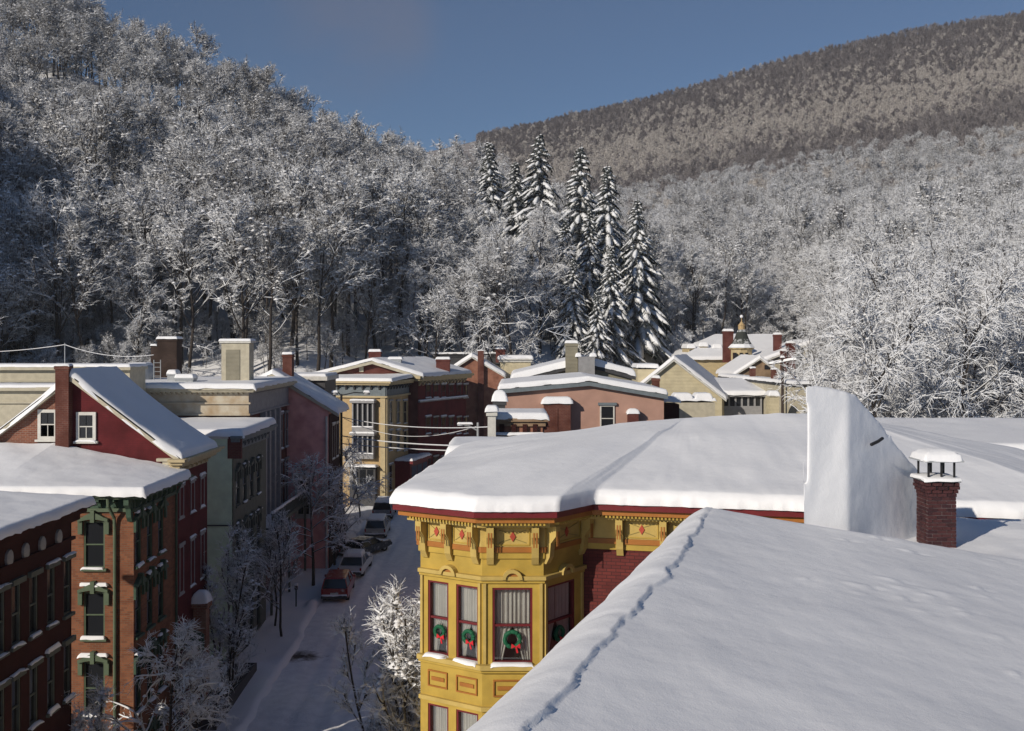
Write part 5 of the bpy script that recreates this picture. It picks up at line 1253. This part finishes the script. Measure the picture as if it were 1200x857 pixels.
# right-hand slope
right, rfar = [], []
y = 70.
while y < 300:
    stp = 5.6 if y < 200 else 6.5
    for x in np.arange(10, 180, stp):
        xx, yy = x + rnd.uniform(-2.4, 2.4), y + rnd.uniform(-2.4, 2.4); px = HX + F*xx/yy
        edge = interp(yy, [70, 90, 120, 160, 220, 300], [1010, 985, 965, 950, 860, 760])
        if px < edge or px > 1290: continue
        if yy < 105 and ground(xx, yy) < .05*yy + 1.5 and px < 1000: continue
        right.append((xx, yy))
    y += stp
right.sort(key=lambda p: p[1])
for i, (x, y) in enumerate(right):
    z = ground(x, y) - .3; sc = rnd.uniform(.8, 1.15) * (1.2 if y < 118 else 1.1 if y < 160 else 1.); rot = rnd.uniform(0, 6.28)
    if i < 150: sec = 'beside the turret and utility pole' if HX + F*x/y < 1010 else ('low on the right-hand slope, just above the yellow roof' if y < 110 else 'further up the right-hand slope'); rnd.choice(heavy if y < 135 or rnd.random() < .8 else forest).place('snowy_tree', 'spreading tree heavy with bright snow ' + sec, 'snowy slope trees ' + sec, x, y, z, rot, sc)
    else: rfar.append((x, y, z, rot, sc*.95, 6 + rnd.randrange(5) if rnd.random() < .7 else rnd.randrange(6)))
scatter_obj('slope_wood', rfar, forest + heavy, 'sunlit snowy wood rising behind the right-hand trees', 'wood')
mt = []
y = 240.
while y < 835:
    stp = 5.0 if y < 420 else 3.3
    for x in np.arange(-30, .55*y + 30, stp):
        xx, yy = x + rnd.uniform(-3, 3), y + rnd.uniform(-3, 3); px = HX + F*xx/yy
        if px < 560 or px > 1250 or (yy < 300 and px > interp(yy, [220, 300], [860, 760])): continue
        z = ground(xx, yy); row = HY - (z + 6 - CAMZ)/yy*F
        if row > interp(px, SK_X, SK_Y) + 60 and px < 900: continue
        yc = 188 - (px - 720)*.205 + 10*fbm(px*.012, 3) + rnd.gauss(0, 5)
        pf = math.exp(-((row - yc)/(36. if row < yc else 16.))**2)  # pale and dark trees by row: sunlit and shaded bands put into colour
        if rnd.random() < pf*.95: ix = 6 + rnd.randrange(3)
        elif row < yc: ix = 3 + rnd.randrange(3) if rnd.random() < .75 else rnd.randrange(3)
        elif row < yc + 62: ix = rnd.randrange(3) if rnd.random() < .6 else 3 + rnd.randrange(3)
        else: ix = 6 + rnd.randrange(3) if rnd.random() < .6 else rnd.randrange(3)
        if rnd.random() < .004 and row < yc: ix = 6
        if yy < 560 and rnd.random() < ((560 - yy)/290.)**1.3: ix = 9 + (rnd.randrange(6) if rnd.random() < .5 else 6 + rnd.randrange(3))
        mt.append((xx, yy, z - .4, rnd.uniform(0, 6.28), rnd.uniform(.55, .9) * (1 if yy < 420 else .66), ix))
    y += stp
scatter_obj('mountain_wood', mt, fars + bares_shade + frosts_lit + forest + heavy[:3], 'bare wood covering the far mountain, sunlit and shaded bands put into its tree colours', 'wood')
print('trees', len(left), len(leftfar), len(right), len(rfar), len(mt))

# street trees
ST = [(268, 51.0, bushy_t[0], 1.05, 'twiggy young street tree by the dark planter, left pavement'), (330, 60.6, street_t[1], .95, 'young street tree with double trunk beside the bare road patch'), (322, 62.5, street_t[2], .8, 'slim young tree just behind the double-trunked street tree'),
      (367, 71.3, droopy_t[0], 1.15, 'drooping snow-clad street tree left of the red car'), (404, 83.0, droopy_t[1], 1.2, 'drooping snow-clad street tree beside the silver car'), (422, 93, droopy_t[0], .85, 'furthest street tree before the tan house, drooping with snow'), (193, 40.0, droopy_t[1], .95, 'snow-heavy little tree before the brown brick front, lower left'),
      (105, 33.2, bushy_t[1], .95, 'bare dark sapling against the orange-brown brick gable'), (232, 45, droopy_t[0], .6, 'low snow-covered tree beneath the maroon front'), (392, 76.5, droopy_t[1], .95, 'snow-clad tree under the pink gable beside the tall lamp post')]
for px, Y, t, sc, lab in ST:
    x = X(px, Y); t.place('street_tree', lab, 'street trees on the left pavement', x, Y, gz(Y) + .1, px*.37, sc)
for px, Y, t, sc, lab in ((484, 36.5, bushy_t[0], 1.25, 'tall bushy street tree with sunlit snow tufts tight against the yellow house'), (464, 38.5, bushy_t[1], 1.1, 'bushy sunlit street tree left of the yellow house, second from its wall'), (452, 35.0, bushy_t[0], .6, 'sparse dark twiggy tree at the bottom edge left of the yellow house'), (430, 34.5, street_t[0], .62, 'lowest bare branches at the bottom edge of the street')):
    x = X(px, Y); t.place('kerb_tree', lab, 'street trees beside the yellow house', x, Y, gz(Y) + .1, px*.77, sc)

# ------------------------------------------------------------------ cars
def car(lab, x, Y, rot, pm, suv=True, snow=1.0, rsnow=True):
    C = thing('parked_car', lab, 'car', (0, 0, 0), 'cars parked along the street'); L, Wd = 4.5, .88
    bh = .98 if suv else .86; rh = 1.62 if suv else 1.38
    prof = [(-2.22, .38), (-2.26, .62), (-2.2, bh), (1.15, bh - .02), (2.05, bh - .14), (2.24, .66), (2.2, .36), (1.85, .28), (-1.85, .28)]
    mb = MB(); secs = []
    for wx, k in ((-Wd, .93), (-Wd*.97, 1.), (Wd*.97, 1.), (Wd, .93)): secs.append([(wx if k == 1. else wx, p[0]*(1 if k == 1 else .985), .28 + (p[1]-.28)*k + (0 if k == 1. else .03)) for p in prof])
    mb.grid(secs, True); mb.f.append(tuple(range(len(prof)-1, -1, -1))); mb.f.append(tuple(range(3*len(prof), 4*len(prof))))
    body = mb.build('body', pm, C)
    bv = body.modifiers.new('b', 'BEVEL'); bv.width = .05; bv.segments = 2; bv.limit_method = 'ANGLE'
    y0, y1, y2, y3 = (-2.12, -1.85, .35, 1.05) if suv else (-1.75, -1.1, .25, .95)
    w0, w1 = .84, .68
    MB().hexa([(-w0, y0, bh-.02), (w0, y0, bh-.02), (w0, y3, bh-.04), (-w0, y3, bh-.04)], [(-w1, y1, rh-.06), (w1, y1, rh-.06), (w1, y2, rh-.06), (-w1, y2, rh-.06)]).build('glasshouse', 'glass', C)
    mb = MB().hexa([(-w1-.02, y1-.04, rh-.07), (w1+.02, y1-.04, rh-.07), (w1+.02, y2+.04, rh-.07), (-w1-.02, y2+.04, rh-.07)], [(-w1+.06, y1+.03, rh), (w1-.06, y1+.03, rh), (w1-.06, y2-.05, rh), (-w1+.06, y2-.05, rh)])
    for s in (-1, 1):
        for (ya, yb) in ((y0, y1), (y3, y2)): mb.tube([(s*(w0+.005), ya, bh-.03), (s*(w1+.005), yb, rh-.05)], .04, 4)
        mb.tube([(s*(w0+.005), -.35, bh-.03), (s*(w1+.005), -.4, rh-.05)], .04, 4)
    mb.build('roof', pm, C)
    for s in (-1, 1):
        for yy in (-1.38, 1.38):
            ring = [[(s*(.62 + d), yy + r*math.cos(t), .33 + r*math.sin(t)) for t in np.linspace(0, 2*math.pi, 19)[:-1]] for r, d in ((.2, .22), (.31, .26), (.335, .2), (.335, .04), (.2, .0))]
            T_ = MB().grid(ring, True).build('wheel', 'tyre', C); 
            disc = [[(s*(.62 + d), yy + r*math.cos(t), .33 + r*math.sin(t)) for t in np.linspace(0, 2*math.pi, 13)[:-1]] for r, d in ((.205, .2), (.12, .22), (.03, .23), (.001, .23))]
            MB().grid(disc, True).build('rim', 'chrome', T_)
        MB().box(s*.80-.06, s*.80+.06, -2.285, -2.2, bh-.26, bh-.04).build('tail_light', 'lightred', C); MB().box(s*.66-.15, s*.66+.15, 2.12, 2.26, .62, .76).build('headlight', 'lightwhite', C)
        MB().box(s*.98-.08, s*.98+.08, .72, .86, bh, bh+.14).build('mirror', pm, C)
    MB().box(-.86, .86, -2.36, -2.2, .36, .56).box(-.86, .86, 2.18, 2.34, .34, .54).build('bumper', 'darkgrey', C)
    MB().box(-.26, .26, -2.29, -2.255, .62, .74).build('number_plate', 'white', C)
    if rsnow: snow_quad('roof_snow', C, (-w1, y1, rh-.01), (w1, y1, rh-.01), (w1, y2, rh-.01), (-w1, y2, rh-.01), .12*snow, step=.15, lip=.02, noise=.04)
    snow_quad('bonnet_snow', C, (-.78, y3-.05, bh-.03), (.78, y3-.05, bh-.03), (.74, 2.1, bh-.16), (-.74, 2.1, bh-.16), .1*snow, step=.15, lip=.02)
    snow_quad('bumper_snow', C, (-.84, -2.37, .55), (.84, -2.37, .55), (.84, -2.24, .56), (-.84, -2.24, .56), .07, step=.15, lip=.01, back=False)
    C.location = (x, Y, gz(Y) + .075); C.rotation_euler = (math.atan(.05), 0, rot)
    return C
car('dark red parked car with dusted rear, nearest on the snowy street', X(397, 69.8), 69.8, .04, 'car_red', True, .8, False)
car('car buried in snow directly ahead of the dark red car', X(417, 75.6), 75.6, -.05, 'car_white', False, 2.2)
car('black parked car speckled with snow, turned into the street behind the red one', X(429, 80.5), 80.5, -.5, 'car_black', False, .8, False)
car('silver parked car in front of the black one, dusted with snow', X(443, 87.2), 87.2, .02, 'car_silver', True, .9)
car('grey snow-topped car furthest up the street by the tan house', X(451, 94.5), 94.5, .0, 'car_grey', True, 1.3)

# ------------------------------------------------------------------ street furniture, poles and wires
T = thing('street_lamp', 'tall black pole with twin snow-topped lamp arms beside the tan house', 'lamp post', (X(400, 80), 80, gz(80)))
zt = Z(462, 80); x = X(400, 80)
MB().tube([(x, 80, gz(80)-.2), (x, 80, zt)], [.13, .09], 8).build('pole', 'black', T)
for s, l in ((1, 2.0), (-1, .5)):
    a = MB().tube([(x, 80, zt-.1), (x+s*l*.5, 80, zt+.12), (x+s*l, 80, zt+.08)], .05, 6).build('arm', 'black', T); MB().lathe((x+s*l, 80, zt-.08), [(.05, 0), (.24, .04), (.2, .2), (.05, .26)], 10).build('lamp_head', 'grey', a); snow_cap(a, x+s*l-.2, x+s*l+.2, 79.85, 80.15, zt+.16, .14)
T = thing('street_lamp', 'grey cobra-head street lamp arching left just above the yellow house roof', 'lamp post', (X(560, 62), 62, gz(62)))
x = X(560, 62); zt = Z(505, 62)
MB().tube([(x, 62, gz(62)-.2), (x, 62, zt+.5)], [.1, .07], 8).build('pole', 'metal', T)
a = MB().tube([(x, 62, zt), (x-.5, 62, zt+.28), (x-.95, 62, zt+.36)], .05, 6).build('arm', 'metal', T); MB().lathe((x-1.05, 62, zt+.28), [(.05, 0), (.2, .04), (.16, .14), (.05, .2)], 10).build('lamp_head', 'metal', a); snow_cap(T, x-1.2, x-.35, 61.9, 62.1, zt+.42, .1)
T = thing('utility_pole', 'dark wooden utility pole with snowy crossarm in front of the brick gable', 'pole', (X(917, 84), 84, gz(84)))
x = X(917, 84); zt = Z(419, 84)
MB().tube([(x, 84, gz(84)-.3), (x, 84, zt)], [.15, .11], 8).build('pole', 'wood', T)
za = Z(424, 84); ca = MB().hexa([(x-1.0, 84.6, za-.3), (x-.95, 84.45, za-.3), (x+1.0, 83.45, za+.12), (x+.95, 83.6, za+.12)], [(x-1.0, 84.6, za-.18), (x-.95, 84.45, za-.18), (x+1.0, 83.45, za+.24), (x+.95, 83.6, za+.24)]).build('crossarm', 'wood', T)
snow_quad('snow_cap', ca, (x-.98, 84.42, za-.18), (x+.96, 83.4, za+.24), (x+.98, 83.62, za+.24), (x-1.0, 84.65, za-.18), .16, step=.12); snow_cap(T, x-.12, x+.12, 83.88, 84.12, zt, .16)
def wire(lab, a, b, sag, r=.035):
    pts = [Vector(a).lerp(Vector(b), t) - Vector((0, 0, sag*4*t*(1-t))) for t in np.linspace(0, 1, 25)]
    tag(MB().tube(pts, r, 6).build('overhead_wire', 'wire', org=tuple(a)), lab, 'wire', 'snow-crusted wires')
wire('snow-crusted wire crossing the tan house highest, from the tall lamp to the corbelled parapet', P(401, 489, 80), P(580, 500, 55.2), .35, .03)
wire('thin sagging wire below the highest one across the tan house', P(401, 489, 80), P(558, 500, 62), 1.0, .02)
wire('thick snow-crusted wire at mid height across the tan house', P(401, 511, 80), P(582, 523, 55), .2, .042)
wire('lowest snow-crusted wire across the tan house, ending behind the yellow roof', P(401, 520, 80), P(560, 529, 62), .1, .038)
wire('white wire sagging over the cream block roofs at the far left', P(-40, 413, 80), P(76, 404, 74), .15, .026)
wire('white wire running down from the left roofs to the dark stack', P(76, 404, 74), P(180, 416, 73), .4, .026)
T = thing('roof_mast', 'thin snowy roof mast holding the wires over the left roofs', 'mast', (X(76, 74), 74, gz(74))); MB().tube([P(76, 470, 74), P(76, 402, 74)], .04, 6).tube([(X(76, 74), 74, gz(74)-.2), tuple(P(76, 470, 74))], .06, 6).build('pole', 'metal', T)
for px, Y, lab in ((347, 66.5, 'parking meter beside the bare road patch'), (375, 77.0, 'parking meter left of the red car, further up'), (259, 49.5, 'short parking meter with snow cap beside the dark planter')):
    x, z = X(px, Y), gz(Y)+.2; T = thing('parking_meter', lab, 'parking meter', (x, Y, z-.1), 'parking meters'); MB().tube([(x, Y, z-.1), (x, Y, z+1.1)], .045, 8).build('post', 'black', T); MB().lathe((x, Y, z+1.08), [(.06, 0), (.11, .08), (.11, .28), (.05, .36)], 10).build('head', 'darkgrey', T); snow_cap(T, x-.08, x+.08, Y-.08, Y+.08, z+1.42, .1)
# dark planter bed on the left pavement
T = thing('planter', 'long dark planter bed edged with snow on the left pavement', 'planter', (-14.6, 52, gz(52)+.2))
f_ = Fr(-13.75, 47.6, -13.75, 55.2)
MB().fbox(f_, 0, f_.L, gz(48), gz(48)+1.0, -.12, 0).fbox(f_, 0, .12, gz(48), gz(48)+1.0, -1.0, -.12).fbox(f_, f_.L-.12, f_.L, gz(48), gz(48)+1.0, -1.0, -.12).fbox(f_, 0, f_.L, gz(48), gz(48)+1.0, -1.12, -1.0).build('kerb', 'darkgrey', T)
MB().fbox(f_, .12, f_.L-.12, gz(48), gz(48)+.85, -1.0, -.12).build('soil', 'roofdark', T)
S_, cl_ = [], []
for k in range(60): 
    p = f_.pt(rnd.uniform(.3, f_.L-.3), rnd.uniform(-.9, -.2), gz(48)+.8)
    for m in range(4): q = (p.x + rnd.gauss(0, .18), p.y + rnd.gauss(0, .25), p.z + rnd.uniform(.15, .45)); S_.append((tuple(p), q, .02, .012, 3))
v_, q_ = segs_arrays(S_, 3); me = np_mesh('twiggy_plants', [(v_ - np.array(ORG[T.name]), q_, 'street_twig')]); o = bpy.data.objects.new('twiggy_plants', me); col.objects.link(o); o.parent = T
# hanging shop sign and doorway post by the maroon front
T = thing('shop_sign', 'dark green round-topped shop sign on a post before the maroon front', 'sign', (X(223, 46.5), 46.5, gz(46)))
x = X(223, 46.5); zs_ = Z(762, 46.5); z1 = Z(745, 46.5)
pts_ = [(x-.62, zs_), (x+.62, zs_), (x+.62, z1)] + [(x + .62*math.cos(t), z1 + .25*math.sin(t)) for t in np.linspace(.2, math.pi-.2, 8)] + [(x-.62, z1)]
MB().extr([(a, 46.45, b) for a, b in pts_], (0, .1, 0)).build('board', 'green_dark', T); MB().tube([(x-.5, 46.5, gz(46)-.1), (x-.5, 46.5, zs_+.1)], .05, 6).build('post', 'wood', T); MB().tube([(x+.5, 46.5, gz(46)-.1), (x+.5, 46.5, zs_+.1)], .05, 6).build('post', 'wood', T)
T = thing('gate_pier', 'pale square pier with snow cushion in front of the maroon house', 'pier', (X(236, 49), 49, gz(49)))
x = X(236, 49); zt = Z(705, 49); MB().box(x-.3, x+.3, 48.7, 49.3, gz(49)-.1, zt).box(x-.4, x+.4, 48.6, 49.4, zt-.25, zt).build('shaft', 'brick_worn', T); snow_cap(T, x-.36, x+.36, 48.64, 49.36, zt, .55)

# ------------------------------------------------------------------ air
HAZE = 0.00019
if HAZE:
    mb = MB().box(-230, 520, -40, 900, -5, 312)
    m = bpy.data.materials.new('haze'); m.use_nodes = True; nt = m.node_tree; nt.nodes.clear(); o_ = nn(nt, 'OutputMaterial'); v_ = nn(nt, 'VolumePrincipled')
    v_.inputs['Color'].default_value = (.86, .9, 1, 1); v_.inputs['Density'].default_value = HAZE; nt.links.new(v_.outputs[0], o_.inputs['Volume'])
    h = mb.build('haze', m, org=(0, 0, 0)); h['kind'] = 'stuff'
